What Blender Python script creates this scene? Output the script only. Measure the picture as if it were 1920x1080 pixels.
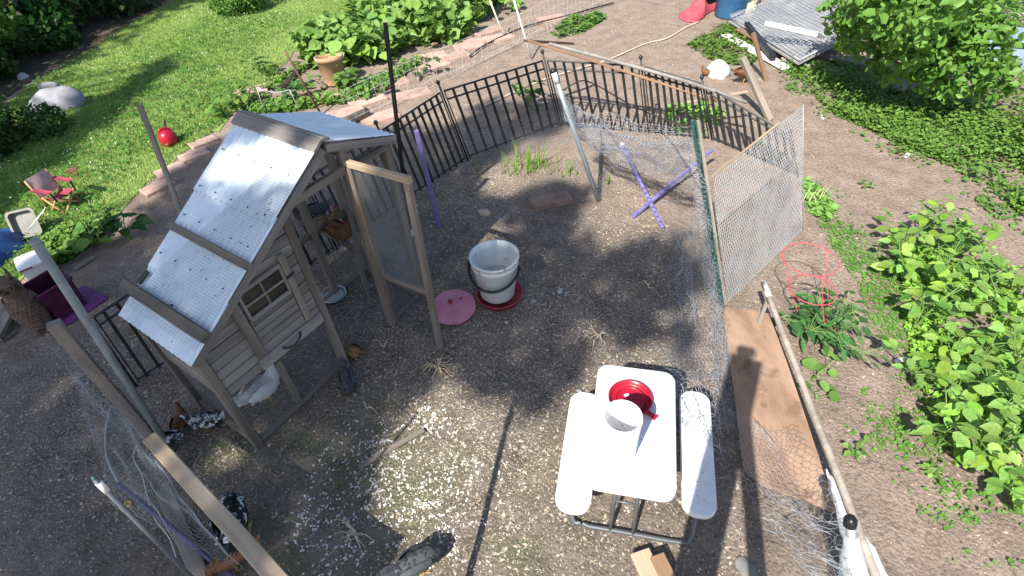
import bpy, math, random
import numpy as np
from mathutils import Vector, Matrix

for o in list(bpy.data.objects):
    bpy.data.objects.remove(o)
SC = bpy.context.scene
COL = SC.collection
rnd = random.Random(11)
rng = np.random.default_rng(5)

# ------------------------------------------------------------------ camera
CAM_H = 3.0
FPX = 1011.0
PITCH = math.radians(43.0)
ROLL = math.radians(4.3)
_U0 = Vector((0, math.sin(PITCH), math.cos(PITCH)))
_R0 = Vector((1, 0, 0))
CF = Vector((0, math.cos(PITCH), -math.sin(PITCH)))
CU = _U0 * math.cos(ROLL) + _R0 * math.sin(ROLL)
CR = _R0 * math.cos(ROLL) - _U0 * math.sin(ROLL)
CC = Vector((0, 0, CAM_H))
cd = bpy.data.cameras.new('camera')
cam = bpy.data.objects.new('camera', cd)
COL.objects.link(cam)
m = Matrix((CR, CU, -CF)).transposed().to_4x4()
m.translation = CC
cam.matrix_world = m
cd.sensor_fit = 'HORIZONTAL'
cd.sensor_width = 36.0
cd.lens = 36.0 * FPX / 1920.0
cd.clip_start = 0.02
cd.clip_end = 600
SC.camera = cam


def ray(x, y):
    return CF * FPX + CR * (x - 960) - CU * (y - 540)


def G(x, y, z=0.0):
    """point of the plane at height z that the photograph shows at pixel x, y"""
    d = ray(x, y)
    return CC + d * ((z - CAM_H) / d.z)


def T(x, y, base):
    """top of an upright thing standing at base"""
    d = ray(x, y)
    t = math.hypot(base[0], base[1]) / math.hypot(d.x, d.y)
    return CC + d * t


# ------------------------------------------------------------------ light
SUN_D = ray(1385, 655).normalized()          # direction the sunlight travels
SUN_EL = math.asin(-SUN_D.z)
SUN_AZ = math.atan2(-SUN_D.x, -SUN_D.y)      # compass direction towards the sun
w = bpy.data.worlds.new('World')
SC.world = w
w.use_nodes = True
nt = w.node_tree
sky = nt.nodes.new('ShaderNodeTexSky')
sky.sky_type = 'NISHITA'
sky.sun_disc = False
sky.sun_elevation = SUN_EL
sky.sun_rotation = SUN_AZ
sky.air_density = 1.0
sky.dust_density = 1.0
bg = nt.nodes['Background']
nt.links.new(sky.outputs[0], bg.inputs[0])
bg.inputs[1].default_value = 0.112
sl = bpy.data.lights.new('sun', 'SUN')
sl.energy = 5.0
sl.angle = math.radians(0.55)
sl.color = (1.0, 0.95, 0.87)
so = bpy.data.objects.new('sun', sl)
COL.objects.link(so)
so.rotation_euler = SUN_D.to_track_quat('-Z', 'Y').to_euler()
so.location = (-6, -8, 14)
SC.view_settings.view_transform = 'Standard'
SC.view_settings.look = 'None'
SC.view_settings.exposure = 0.85
SC.view_settings.gamma = 1.0
SC.render.engine = 'CYCLES'

# ------------------------------------------------------------------ materials
MATS = {}


def lnk(nt, a, b):
    nt.links.new(a, b)


def mat(name, c1, c2=None, scale=6.0, rough=0.75, bump=0.15, bscale=None, stretch=(1, 1, 1),
        metal=0.0, spec=0.4, rand=0.0, transl=0.0, alpha=1.0, trans=0.0, lo=0.35, hi=0.65, spots=None, dist=0.01):
    if name in MATS:
        return MATS[name]
    ma = bpy.data.materials.new(name)
    ma.use_nodes = True
    t = ma.node_tree
    b = t.nodes['Principled BSDF']
    out = t.nodes['Material Output']
    b.inputs['Roughness'].default_value = rough
    b.inputs['Metallic'].default_value = metal
    b.inputs['Specular IOR Level'].default_value = spec
    b.inputs['Alpha'].default_value = alpha
    b.inputs['Transmission Weight'].default_value = trans
    tc = t.nodes.new('ShaderNodeTexCoord')
    mp = t.nodes.new('ShaderNodeMapping')
    mp.inputs['Scale'].default_value = stretch
    oi = t.nodes.new('ShaderNodeObjectInfo')
    ad = t.nodes.new('ShaderNodeVectorMath')
    ad.operation = 'ADD'
    mu = t.nodes.new('ShaderNodeMath')
    mu.operation = 'MULTIPLY'
    mu.inputs[1].default_value = 37.0
    lnk(t, oi.outputs['Random'], mu.inputs[0])
    lnk(t, tc.outputs['Object'], ad.inputs[0])
    lnk(t, mu.outputs[0], ad.inputs[1])
    lnk(t, ad.outputs[0], mp.inputs[0])
    nz = t.nodes.new('ShaderNodeTexNoise')
    nz.inputs['Scale'].default_value = scale
    nz.inputs['Detail'].default_value = 6
    nz.inputs['Roughness'].default_value = 0.65
    lnk(t, mp.outputs[0], nz.inputs['Vector'])
    cr = t.nodes.new('ShaderNodeValToRGB')
    cr.color_ramp.elements[0].position = lo
    cr.color_ramp.elements[1].position = hi
    cr.color_ramp.elements[0].color = (*c1, 1)
    cr.color_ramp.elements[1].color = (*(c2 or [min(1, c * 1.25) for c in c1]), 1)
    lnk(t, nz.outputs['Fac'], cr.inputs[0])
    colsock = cr.outputs[0]
    if spots:
        sc, th, colr = spots
        n2 = t.nodes.new('ShaderNodeTexNoise')
        n2.inputs['Scale'].default_value = sc
        n2.inputs['Detail'].default_value = 3
        lnk(t, ad.outputs[0], n2.inputs['Vector'])
        r2 = t.nodes.new('ShaderNodeValToRGB')
        r2.color_ramp.elements[0].position = th
        r2.color_ramp.elements[1].position = th + 0.05
        lnk(t, n2.outputs['Fac'], r2.inputs[0])
        mx = t.nodes.new('ShaderNodeMixRGB')
        lnk(t, r2.outputs[0], mx.inputs[0])
        lnk(t, colsock, mx.inputs[1])
        mx.inputs[2].default_value = (*colr, 1)
        colsock = mx.outputs[0]
    if rand:
        hs = t.nodes.new('ShaderNodeHueSaturation')
        mr = t.nodes.new('ShaderNodeMapRange')
        mr.inputs['To Min'].default_value = 1 - rand
        mr.inputs['To Max'].default_value = 1 + rand
        lnk(t, oi.outputs['Random'], mr.inputs[0])
        lnk(t, mr.outputs[0], hs.inputs['Value'])
        if transl:
            fr = t.nodes.new('ShaderNodeMath')
            fr.operation = 'FRACT'
            lnk(t, mu.outputs[0], fr.inputs[0])
            m2 = t.nodes.new('ShaderNodeMapRange')
            m2.inputs['To Min'].default_value = 0.475
            m2.inputs['To Max'].default_value = 0.515
            lnk(t, fr.outputs[0], m2.inputs[0])
            lnk(t, m2.outputs[0], hs.inputs['Hue'])
        lnk(t, colsock, hs.inputs['Color'])
        colsock = hs.outputs[0]
    lnk(t, colsock, b.inputs['Base Color'])
    if bump:
        nb = t.nodes.new('ShaderNodeTexNoise')
        nb.inputs['Scale'].default_value = bscale or scale * 3
        nb.inputs['Detail'].default_value = 5
        lnk(t, mp.outputs[0], nb.inputs['Vector'])
        bp = t.nodes.new('ShaderNodeBump')
        bp.inputs['Strength'].default_value = bump
        bp.inputs['Distance'].default_value = dist
        lnk(t, nb.outputs['Fac'], bp.inputs['Height'])
        lnk(t, bp.outputs[0], b.inputs['Normal'])
    if transl:
        tb = t.nodes.new('ShaderNodeBsdfTranslucent')
        lnk(t, colsock, tb.inputs['Color'])
        ms = t.nodes.new('ShaderNodeMixShader')
        ms.inputs[0].default_value = transl
        lnk(t, b.outputs[0], ms.inputs[1])
        lnk(t, tb.outputs[0], ms.inputs[2])
        lnk(t, ms.outputs[0], out.inputs['Surface'])
    MATS[name] = ma
    return ma


def leafmat(name, c1, c2, transl=0.3, rand=0.25, rough=0.5, scale=3.0):
    return mat(name, c1, c2, scale=scale, rough=rough, bump=0.0, transl=transl, rand=rand, spec=0.3)


def W_(name, c1, c2, rand=0.2, scale=7.0, bump=0.4, rough=0.85):
    return mat(name, c1, c2, scale=scale, rough=rough, bump=bump, bscale=14, stretch=(0.12, 1.6, 1.6), rand=rand, spec=0.2)


wood_coop = W_('weathered_wood', (0.15, 0.135, 0.12), (0.29, 0.265, 0.24))
wood_frame = W_('weathered_frame_wood', (0.12, 0.10, 0.082), (0.25, 0.215, 0.18))
wood_light = W_('pale_timber', (0.36, 0.27, 0.18), (0.52, 0.41, 0.29), rand=0.1)
wood_brown = W_('brown_timber', (0.17, 0.10, 0.06), (0.30, 0.19, 0.115))
wood_grey = W_('grey_stake_wood', (0.20, 0.17, 0.14), (0.36, 0.31, 0.26))
wood_ply = W_('plywood', (0.30, 0.185, 0.115), (0.44, 0.29, 0.19), rand=0.05, scale=4)
iron = mat('black_iron', (0.012, 0.012, 0.013), (0.03, 0.03, 0.03), scale=20, rough=0.45, bump=0.1, spec=0.5)
galv = mat('galvanised_wire', (0.30, 0.33, 0.37), (0.46, 0.49, 0.53), scale=10, rough=0.45, bump=0, metal=0.35)
galv_b = mat('bright_wire', (0.62, 0.62, 0.60), (0.78, 0.78, 0.76), scale=10, rough=0.5, bump=0, metal=0.0)
wire_d = mat('dark_wire', (0.05, 0.05, 0.05), (0.09, 0.09, 0.09), scale=10, rough=0.6, bump=0)
wire_m = mat('dull_wire', (0.22, 0.22, 0.21), (0.32, 0.32, 0.31), scale=10, rough=0.6, bump=0)
pipe_grey = mat('grey_pipe', (0.26, 0.30, 0.32), (0.40, 0.44, 0.45), scale=7, rough=0.5, bump=0.1, metal=0.4)
green_post = mat('green_post_paint', (0.012, 0.055, 0.045), (0.03, 0.10, 0.08), scale=9, rough=0.5, bump=0.15)
purple = mat('purple_paint', (0.14, 0.115, 0.32), (0.24, 0.205, 0.44), scale=14, rough=0.6, bump=0.2, spots=(22, 0.66, (0.30, 0.26, 0.28)))
white_pl = mat('white_plastic', (0.76, 0.76, 0.76), (0.86, 0.86, 0.85), scale=5, rough=0.4, bump=0.03, spots=(38, 0.70, (0.42, 0.36, 0.30)))
white_pt = mat('white_paint', (0.68, 0.67, 0.63), (0.80, 0.79, 0.76), scale=9, rough=0.6, bump=0.15, spots=(25, 0.68, (0.4, 0.36, 0.3)))
red_pl = mat('red_plastic', (0.30, 0.008, 0.022), (0.38, 0.014, 0.035), scale=5, rough=0.32, bump=0.02)
red_dull = mat('dusty_red_plastic', (0.26, 0.03, 0.045), (0.34, 0.06, 0.075), scale=9, rough=0.5, bump=0.05)
pink_pl = mat('faded_pink_plastic', (0.50, 0.17, 0.24), (0.60, 0.25, 0.32), scale=7, rough=0.35, bump=0.03, spots=(30, 0.7, (0.35, 0.2, 0.2)))
black_pl = mat('black_plastic', (0.008, 0.008, 0.009), (0.02, 0.02, 0.02), scale=6, rough=0.35, bump=0.02)
bucket_m = mat('milky_plastic', (0.72, 0.76, 0.73), (0.80, 0.83, 0.80), scale=5, rough=0.4, bump=0.02, transl=0.15, spots=(14, 0.66, (0.40, 0.37, 0.30)))
water_m = mat('still_water', (0.35, 0.40, 0.36), (0.45, 0.5, 0.45), scale=3, rough=0.05, bump=0.03, spec=0.6)
steel = mat('steel', (0.55, 0.56, 0.57), (0.7, 0.7, 0.7), scale=4, rough=0.25, bump=0, metal=0.9)
frame_gr = mat('grey_powder_coat', (0.10, 0.11, 0.12), (0.14, 0.15, 0.16), scale=8, rough=0.4, bump=0.03, metal=0.3)
paver_m = mat('red_paver', (0.38, 0.24, 0.19), (0.52, 0.36, 0.29), scale=9, rough=0.95, bump=0.3, rand=0.18)
terra = mat('terracotta', (0.42, 0.22, 0.13), (0.55, 0.32, 0.20), scale=8, rough=0.9, bump=0.1)
stone_g = mat('grey_stone', (0.22, 0.22, 0.23), (0.40, 0.40, 0.42), scale=5, rough=0.9, bump=0.5, rand=0.1)
stone_t = mat('tan_stone', (0.36, 0.28, 0.21), (0.52, 0.43, 0.34), scale=9, rough=0.9, bump=0.3, rand=0.2)
straw_m = mat('straw', (0.42, 0.33, 0.20), (0.62, 0.52, 0.35), scale=12, rough=0.85, bump=0, rand=0.2)
husk_m = mat('dry_husk', (0.34, 0.29, 0.21), (0.55, 0.49, 0.38), scale=14, rough=0.9, bump=0.1)
chip_m = mat('wood_chip', (0.17, 0.13, 0.09), (0.62, 0.54, 0.44), scale=60, rough=0.9, bump=0, lo=0.3, hi=0.7)
corn_m = mat('scratch_feed', (0.52, 0.50, 0.46), (0.76, 0.74, 0.70), scale=30, rough=0.7, bump=0)
bark = mat('bark', (0.07, 0.055, 0.042), (0.17, 0.14, 0.11), scale=5, rough=0.95, bump=0.7, stretch=(1, 1, 0.25), dist=0.03)
bark_l = mat('pale_bark', (0.24, 0.22, 0.19), (0.42, 0.39, 0.35), scale=5, rough=0.95, bump=0.5, stretch=(1, 1, 0.4))
lf_bright = leafmat('bright_leaf', (0.15, 0.30, 0.05), (0.27, 0.45, 0.11), rand=0.3, scale=9)
lf_mid = leafmat('mid_leaf', (0.085, 0.19, 0.03), (0.15, 0.29, 0.06), scale=9)
lf_dark = leafmat('dark_leaf', (0.022, 0.075, 0.016), (0.05, 0.13, 0.03), rand=0.3)
lf_tomato = leafmat('tomato_leaf', (0.045, 0.13, 0.035), (0.085, 0.20, 0.06), scale=9)
lf_yel = leafmat('yellow_green_leaf', (0.15, 0.30, 0.03), (0.24, 0.42, 0.06))
lf_grass = leafmat('grass_blade', (0.25, 0.38, 0.085), (0.40, 0.52, 0.17), scale=0.9, rand=0)
lf_clover = leafmat('clover', (0.06, 0.17, 0.022), (0.12, 0.28, 0.05), scale=2.0, rand=0)
lf_tree = leafmat('tree_leaf', (0.03, 0.085, 0.014), (0.075, 0.17, 0.03), transl=0.35, scale=0.8, rand=0.15)
stem_m = mat('green_stem', (0.10, 0.20, 0.04), (0.16, 0.28, 0.07), rough=0.6, bump=0)
film_m = mat('clear_film', (0.62, 0.66, 0.70), (0.75, 0.78, 0.80), scale=12, rough=0.18, bump=0.5, bscale=30, alpha=0.42, spec=0.6)
tarp_w = mat('white_sheeting', (0.66, 0.68, 0.66), (0.80, 0.81, 0.79), scale=9, rough=0.5, bump=0.5, bscale=16)
blue_tarp = mat('blue_tarp', (0.015, 0.05, 0.17), (0.03, 0.10, 0.28), scale=6, rough=0.5, bump=0.4)
blue_bar = mat('blue_barrel_plastic', (0.03, 0.13, 0.27), (0.06, 0.19, 0.36), scale=4, rough=0.4, bump=0.05)
cloth_red = mat('red_cloth', (0.42, 0.05, 0.07), (0.55, 0.10, 0.12), scale=8, rough=0.9, bump=0.4)
maroon = mat('maroon_cloth', (0.20, 0.025, 0.045), (0.32, 0.06, 0.08), scale=8, rough=0.9, bump=0.3)
faded = mat('sun_faded_cloth', (0.40, 0.26, 0.26), (0.58, 0.44, 0.42), scale=5, rough=0.9, bump=0.2)
tan_metal = mat('tan_metal', (0.42, 0.21, 0.10), (0.52, 0.29, 0.15), scale=8, rough=0.5, bump=0.05)
plum = mat('plum_plastic', (0.055, 0.008, 0.030), (0.09, 0.016, 0.05), scale=6, rough=0.45, bump=0.05)
violet = mat('violet_plastic', (0.14, 0.03, 0.15), (0.20, 0.06, 0.20), scale=8, rough=0.45, bump=0.05)
owl_m = mat('owl_plastic', (0.075, 0.045, 0.03), (0.16, 0.105, 0.075), scale=22, rough=0.75, bump=0.3, bscale=45)
owl_eye = mat('owl_eye', (0.02, 0.02, 0.015), (0.10, 0.08, 0.03), scale=30, rough=0.2, bump=0)
slate_m = mat('slate', (0.13, 0.13, 0.12), (0.20, 0.20, 0.19), scale=7, rough=0.9, bump=0.3)
cage_red = mat('red_wire_coating', (0.52, 0.05, 0.07), (0.62, 0.09, 0.11), scale=8, rough=0.4, bump=0)
tan_grey = mat('grey_tray_plastic', (0.15, 0.145, 0.125), (0.24, 0.23, 0.20), scale=6, rough=0.5, bump=0.05)
blue_grey = mat('blue_grey_plastic', (0.20, 0.28, 0.38), (0.30, 0.38, 0.48), scale=4, rough=0.5, bump=0.05)
brass = mat('brass', (0.50, 0.33, 0.07), (0.62, 0.44, 0.12), scale=8, rough=0.35, bump=0, metal=0.7)


def roofmat():
    ma = mat('corrugated_roof_sheet', (0.58, 0.66, 0.74), (0.70, 0.77, 0.83), scale=2.2, rough=0.45, bump=0.06,
             stretch=(1, 5, 1), spots=(34, 0.725, (0.05, 0.05, 0.05)), spec=0.5, lo=0.3, hi=0.62)
    return ma


roof_m = roofmat()


def groundmat():
    ma = bpy.data.materials.new('bare_soil')
    ma.use_nodes = True
    t = ma.node_tree
    b = t.nodes['Principled BSDF']
    b.inputs['Roughness'].default_value = 0.95
    b.inputs['Specular IOR Level'].default_value = 0.15
    tc = t.nodes.new('ShaderNodeTexCoord')

    def noise(scale, detail=6, rough=0.6, dist=0.0):
        n = t.nodes.new('ShaderNodeTexNoise')
        n.inputs['Scale'].default_value = scale
        n.inputs['Detail'].default_value = detail
        n.inputs['Roughness'].default_value = rough
        n.inputs['Distortion'].default_value = dist
        lnk(t, tc.outputs['Object'], n.inputs['Vector'])
        return n

    def ramp(sock, p0, p1, c0=(0, 0, 0), c1=(1, 1, 1)):
        r = t.nodes.new('ShaderNodeValToRGB')
        r.color_ramp.elements[0].position = p0
        r.color_ramp.elements[1].position = p1
        r.color_ramp.elements[0].color = (*c0, 1)
        r.color_ramp.elements[1].color = (*c1, 1)
        lnk(t, sock, r.inputs[0])
        return r.outputs[0]

    def mix(f, a, c, mode='MIX'):
        x = t.nodes.new('ShaderNodeMixRGB')
        x.blend_type = mode
        if isinstance(f, float):
            x.inputs[0].default_value = f
        else:
            lnk(t, f, x.inputs[0])
        for k, s in ((1, a), (2, c)):
            if isinstance(s, tuple):
                x.inputs[k].default_value = (*s, 1)
            else:
                lnk(t, s, x.inputs[k])
        return x.outputs[0]
    big = noise(0.7, 4)
    med = noise(5, 6)
    fine = noise(42, 5, 0.75)
    dry = ramp(med.outputs['Fac'], 0.3, 0.72, (0.235, 0.178, 0.138), (0.375, 0.295, 0.238))
    wet = ramp(med.outputs['Fac'], 0.3, 0.72, (0.13, 0.106, 0.085), (0.265, 0.22, 0.18))
    # the scratched-over run is darker, richer soil than the dry paths round it
    sep = t.nodes.new('ShaderNodeVectorMath')
    sep.operation = 'DISTANCE'
    lnk(t, tc.outputs['Object'], sep.inputs[0])
    sep.inputs[1].default_value = (-0.9, 2.4, 0)
    ma1 = t.nodes.new('ShaderNodeMath')
    ma1.operation = 'MULTIPLY_ADD'
    lnk(t, big.outputs['Fac'], ma1.inputs[0])
    ma1.inputs[1].default_value = -2.2
    lnk(t, sep.outputs['Value'], ma1.inputs[2])
    mr = t.nodes.new('ShaderNodeMapRange')
    mr.inputs['From Min'].default_value = 0.9
    mr.inputs['From Max'].default_value = 2.3
    lnk(t, ma1.outputs[0], mr.inputs[0])
    base = mix(mr.outputs[0], wet, dry)
    base = mix(ramp(fine.outputs['Fac'], 0.36, 0.5), mix(0.6, base, (0.05, 0.04, 0.032)), base)
    base = mix(ramp(fine.outputs['Fac'], 0.62, 0.72), base, mix(0.5, base, (0.50, 0.40, 0.31)))
    # mossy stain in front of the house and under the litter
    moss = noise(1.6, 5)
    d2 = t.nodes.new('ShaderNodeVectorMath')
    d2.operation = 'DISTANCE'
    lnk(t, tc.outputs['Object'], d2.inputs[0])
    d2.inputs[1].default_value = (-0.75, 1.35, 0)
    mr2 = t.nodes.new('ShaderNodeMapRange')
    mr2.inputs['From Min'].default_value = 1.3
    mr2.inputs['From Max'].default_value = 0.3
    lnk(t, d2.outputs['Value'], mr2.inputs[0])
    mm = t.nodes.new('ShaderNodeMath')
    mm.operation = 'MULTIPLY'
    lnk(t, mr2.outputs[0], mm.inputs[0])
    lnk(t, ramp(moss.outputs['Fac'], 0.42, 0.6), mm.inputs[1])
    base = mix(mm.outputs[0], base, mix(0.5, base, (0.13, 0.14, 0.06)))
    lnk(t, base, b.inputs['Base Color'])
    vor = t.nodes.new('ShaderNodeTexVoronoi')
    vor.inputs['Scale'].default_value = 55
    lnk(t, tc.outputs['Object'], vor.inputs['Vector'])
    nb = noise(24, 8, 0.75)
    am = t.nodes.new('ShaderNodeMath')
    am.operation = 'MULTIPLY_ADD'
    lnk(t, vor.outputs['Distance'], am.inputs[0])
    am.inputs[1].default_value = -0.35
    lnk(t, nb.outputs['Fac'], am.inputs[2])
    bp = t.nodes.new('ShaderNodeBump')
    bp.inputs['Strength'].default_value = 0.75
    bp.inputs['Distance'].default_value = 0.03
    lnk(t, am.outputs[0], bp.inputs['Height'])
    lnk(t, bp.outputs[0], b.inputs['Normal'])
    return ma


soil_m = groundmat()
turf_m = mat('turf_base', (0.13, 0.21, 0.04), (0.24, 0.31, 0.085), scale=2.5, rough=0.95, bump=0.5, bscale=20,
             spots=(2.2, 0.66, (0.22, 0.17, 0.10)))

# ------------------------------------------------------------------ building helpers
WM = {}


class MB:
    def __init__(s):
        s.v = []
        s.f = []

    def add(s, vs, fs):
        n = len(s.v)
        s.v += [tuple(p) for p in vs]
        s.f += [tuple(i + n for i in f) for f in fs]

    def box(s, a, b):
        x0, y0, z0 = a
        x1, y1, z1 = b
        s.add([(x0, y0, z0), (x1, y0, z0), (x1, y1, z0), (x0, y1, z0), (x0, y0, z1), (x1, y0, z1), (x1, y1, z1), (x0, y1, z1)],
              [(0, 3, 2, 1), (4, 5, 6, 7), (0, 1, 5, 4), (1, 2, 6, 5), (2, 3, 7, 6), (3, 0, 4, 7)])

    def tube(s, pts, r, n=8, r1=None, cap=True, closed=False):
        pts = [Vector(p) for p in pts]
        k = len(pts)
        rings = []
        ref = None
        for i, p in enumerate(pts):
            if closed:
                d = pts[(i + 1) % k] - pts[i - 1]
            else:
                d = pts[min(i + 1, k - 1)] - pts[max(i - 1, 0)]
            d.normalize()
            if ref is None:
                ref = Vector((0, 0, 1)) if abs(d.z) < 0.9 else Vector((1, 0, 0))
            a = d.cross(ref)
            if a.length < 1e-5:
                a = d.orthogonal()
            a.normalize()
            b = d.cross(a)
            ref = b if abs(d.dot(ref)) > 0.98 else ref
            if isinstance(r, (list, tuple)):
                rr = r[i]
            else:
                rr = r if r1 is None else r + (r1 - r) * i / (k - 1)
            rings.append([p + a * math.cos(2 * math.pi * j / n) * rr + b * math.sin(2 * math.pi * j / n) * rr for j in range(n)])
        vs = [q for R in rings for q in R]
        fs = []
        for i in range(k if closed else k - 1):
            i2 = (i + 1) % k
            for j in range(n):
                fs.append((i * n + j, i * n + (j + 1) % n, i2 * n + (j + 1) % n, i2 * n + j))
        if cap and not closed:
            fs.append(tuple(range(n))[::-1])
            fs.append(tuple((k - 1) * n + j for j in range(n)))
        s.add(vs, fs)

    def lathe(s, prof, n=24, o=(0, 0, 0), sx=1.0, sy=1.0, closed=False):
        vs = []
        for r, z in prof:
            for j in range(n):
                a = 2 * math.pi * j / n
                vs.append((o[0] + r * math.cos(a) * sx, o[1] + r * math.sin(a) * sy, o[2] + z))
        fs = []
        k = len(prof)
        for i in range(k - 1):
            for j in range(n):
                fs.append((i * n + j, i * n + (j + 1) % n, (i + 1) * n + (j + 1) % n, (i + 1) * n + j))
        if prof[0][0] > 1e-4 and not closed:
            fs.append(tuple(range(n))[::-1])
        if prof[-1][0] > 1e-4 and not closed:
            fs.append(tuple((k - 1) * n + j for j in range(n)))
        s.add(vs, fs)

    def slab(s, poly, z0, z1, ch=0.0):
        """polygon (list of xy) extruded from z0 to z1 with a chamfer ch on top"""
        n = len(poly)
        cx = sum(p[0] for p in poly) / n
        cy = sum(p[1] for p in poly) / n
        L = [[(x, y, z0) for x, y in poly], [(x, y, z1 - ch) for x, y in poly]]
        if ch:
            def sh(x, y, q):
                d = math.hypot(x - cx, y - cy) or 1
                return (x - (x - cx) / d * q, y - (y - cy) / d * q)
            L.append([(*sh(x, y, ch * 0.35), z1 - ch * 0.3) for x, y in poly])
            L.append([(*sh(x, y, ch * 1.1), z1) for x, y in poly])
        vs = [p for l in L for p in l]
        fs = [tuple(range(n))[::-1]]
        for i in range(len(L) - 1):
            for j in range(n):
                fs.append((i * n + j, i * n + (j + 1) % n, (i + 1) * n + (j + 1) % n, (i + 1) * n + j))
        fs.append(tuple((len(L) - 1) * n + j for j in range(n)))
        s.add(vs, fs)

    def mesh(s, name, ma=None, smooth=False):
        me = bpy.data.meshes.new(name)
        me.from_pydata(s.v, [], s.f)
        if smooth:
            me.polygons.foreach_set('use_smooth', [True] * len(me.polygons))
        if ma:
            me.materials.append(ma)
        me.update()
        return me


def np_mesh(name, V, F, ma=None, smooth=False):
    V = np.asarray(V, dtype=np.float32)
    F = np.asarray(F, dtype=np.int32)
    me = bpy.data.meshes.new(name)
    me.vertices.add(len(V))
    me.vertices.foreach_set('co', V.ravel())
    k = F.shape[1]
    me.loops.add(F.size)
    me.loops.foreach_set('vertex_index', F.ravel())
    me.polygons.add(len(F))
    me.polygons.foreach_set('loop_start', np.arange(0, F.size, k, dtype=np.int32))
    me.update(calc_edges=True)
    if smooth:
        me.polygons.foreach_set('use_smooth', np.ones(len(F), dtype=bool))
    if ma:
        me.materials.append(ma)
    return me


def tag(o, label=None, cat=None, group=None, kind=None):
    if label:
        o['label'] = label
    if cat:
        o['category'] = cat
    if group:
        o['group'] = group
    if kind:
        o['kind'] = kind
    return o


def put(name, me, parent=None, M=None):
    """link a mesh; M is its world matrix (identity in the parent's frame if None)"""
    o = bpy.data.objects.new(name, me)
    COL.objects.link(o)
    if parent is not None:
        pw = WM[parent]
        o.parent = parent
        if M is None:
            WM[o] = pw.copy()
        else:
            WM[o] = M
            o.matrix_basis = pw.inverted() @ M
    else:
        M = M or Matrix.Identity(4)
        WM[o] = M
        o.matrix_basis = M
    return o


def thing(name, label, cat, loc=(0, 0, 0), rz=0.0, group=None, rot=None):
    o = bpy.data.objects.new(name, None)
    COL.objects.link(o)
    o.empty_display_size = 0.1
    M = Matrix.Translation(Vector(loc)) @ (rot.to_4x4() if rot else Matrix.Rotation(rz, 4, 'Z'))
    o.matrix_basis = M
    WM[o] = M
    return tag(o, label, cat, group)


def tf(p):
    """pure translation matrix"""
    return Matrix.Translation(Vector(p))


def frame_m(p0, p1, nrm):
    x = (Vector(p1) - Vector(p0)).normalized()
    z = Vector(nrm) - x * Vector(nrm).dot(x)
    if z.length < 1e-5:
        z = x.orthogonal()
    z.normalize()
    y = z.cross(x)
    M = Matrix((x, y, z)).transposed().to_4x4()
    M.translation = Vector(p0)
    return M


_bn = 0


def board(name, p0, p1, wd, th, ma, parent=None, nrm=(0, 0, 1), jit=0.0015, bev=0.004):
    """squared timber from p0 to p1, width wd across, thickness th along nrm, eased edges"""
    L = (Vector(p1) - Vector(p0)).length
    h, q = wd / 2, th / 2
    e = min(bev, h * 0.4, q * 0.4)
    prof = [(-h + e, -q), (h - e, -q), (h, -q + e), (h, q - e), (h - e, q), (-h + e, q), (-h, q - e), (-h, -q + e)]
    m_ = MB()
    vs = []
    ns = max(2, min(9, int(L / 0.12)))
    for i in range(ns):
        x = L * i / (ns - 1)
        dy, dz = rnd.uniform(-jit, jit), rnd.uniform(-jit, jit)
        vs += [(x, y + dy, z + dz) for y, z in prof]
    fs = [tuple(range(8))[::-1], tuple(8 * (ns - 1) + j for j in range(8))]
    for i in range(ns - 1):
        for j in range(8):
            fs.append((i * 8 + j, i * 8 + (j + 1) % 8, i * 8 + 8 + (j + 1) % 8, i * 8 + 8 + j))
    m_.add(vs, fs)
    return put(name, m_.mesh(name, ma), parent, frame_m(p0, p1, nrm))


def tube_obj(name, pts, r, ma, parent=None, n=8, r1=None, closed=False, smooth=True):
    m_ = MB()
    b = WM[parent].translation if parent is not None else Vector(pts[0])
    if parent is None:
        m_.tube([Vector(p) - b for p in pts], r, n, r1, closed=closed)
        return put(name, m_.mesh(name, ma, smooth), None, tf(b))
    inv = WM[parent].inverted()
    m_.tube([inv @ Vector(p) for p in pts], r, n, r1, closed=closed)
    return put(name, m_.mesh(name, ma, smooth), parent)


def bez(pts, n=24):
    """smooth curve through points (catmull-rom)"""
    P = [Vector(p) for p in pts]
    P = [P[0] * 2 - P[1]] + P + [P[-1] * 2 - P[-2]]
    out = []
    segs = len(P) - 3
    for i in range(segs):
        a, b, c, d = P[i:i + 4]
        k = max(2, n // segs)
        for j in range(k):
            t = j / k
            out.append(0.5 * ((2 * b) + (c - a) * t + (2 * a - 5 * b + 4 * c - d) * t * t + (3 * b - a - 3 * c + d) * t ** 3))
    out.append(P[-2])
    return out


def lerp(a, b, t):
    return Vector(a) * (1 - t) + Vector(b) * t


def inpoly(X, Y, poly):
    X = np.asarray(X)
    Y = np.asarray(Y)
    r = np.zeros(X.shape, bool)
    n = len(poly)
    for i in range(n):
        x0, y0 = poly[i][:2]
        x1, y1 = poly[(i + 1) % n][:2]
        c = (y0 > Y) != (y1 > Y)
        with np.errstate(divide='ignore', invalid='ignore'):
            xi = (x1 - x0) * (Y - y0) / ((y1 - y0) if y1 != y0 else 1e-9) + x0
        r ^= c & (X < xi)
    return r


def gpoly(px):
    return [G(*p) for p in px]


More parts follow.
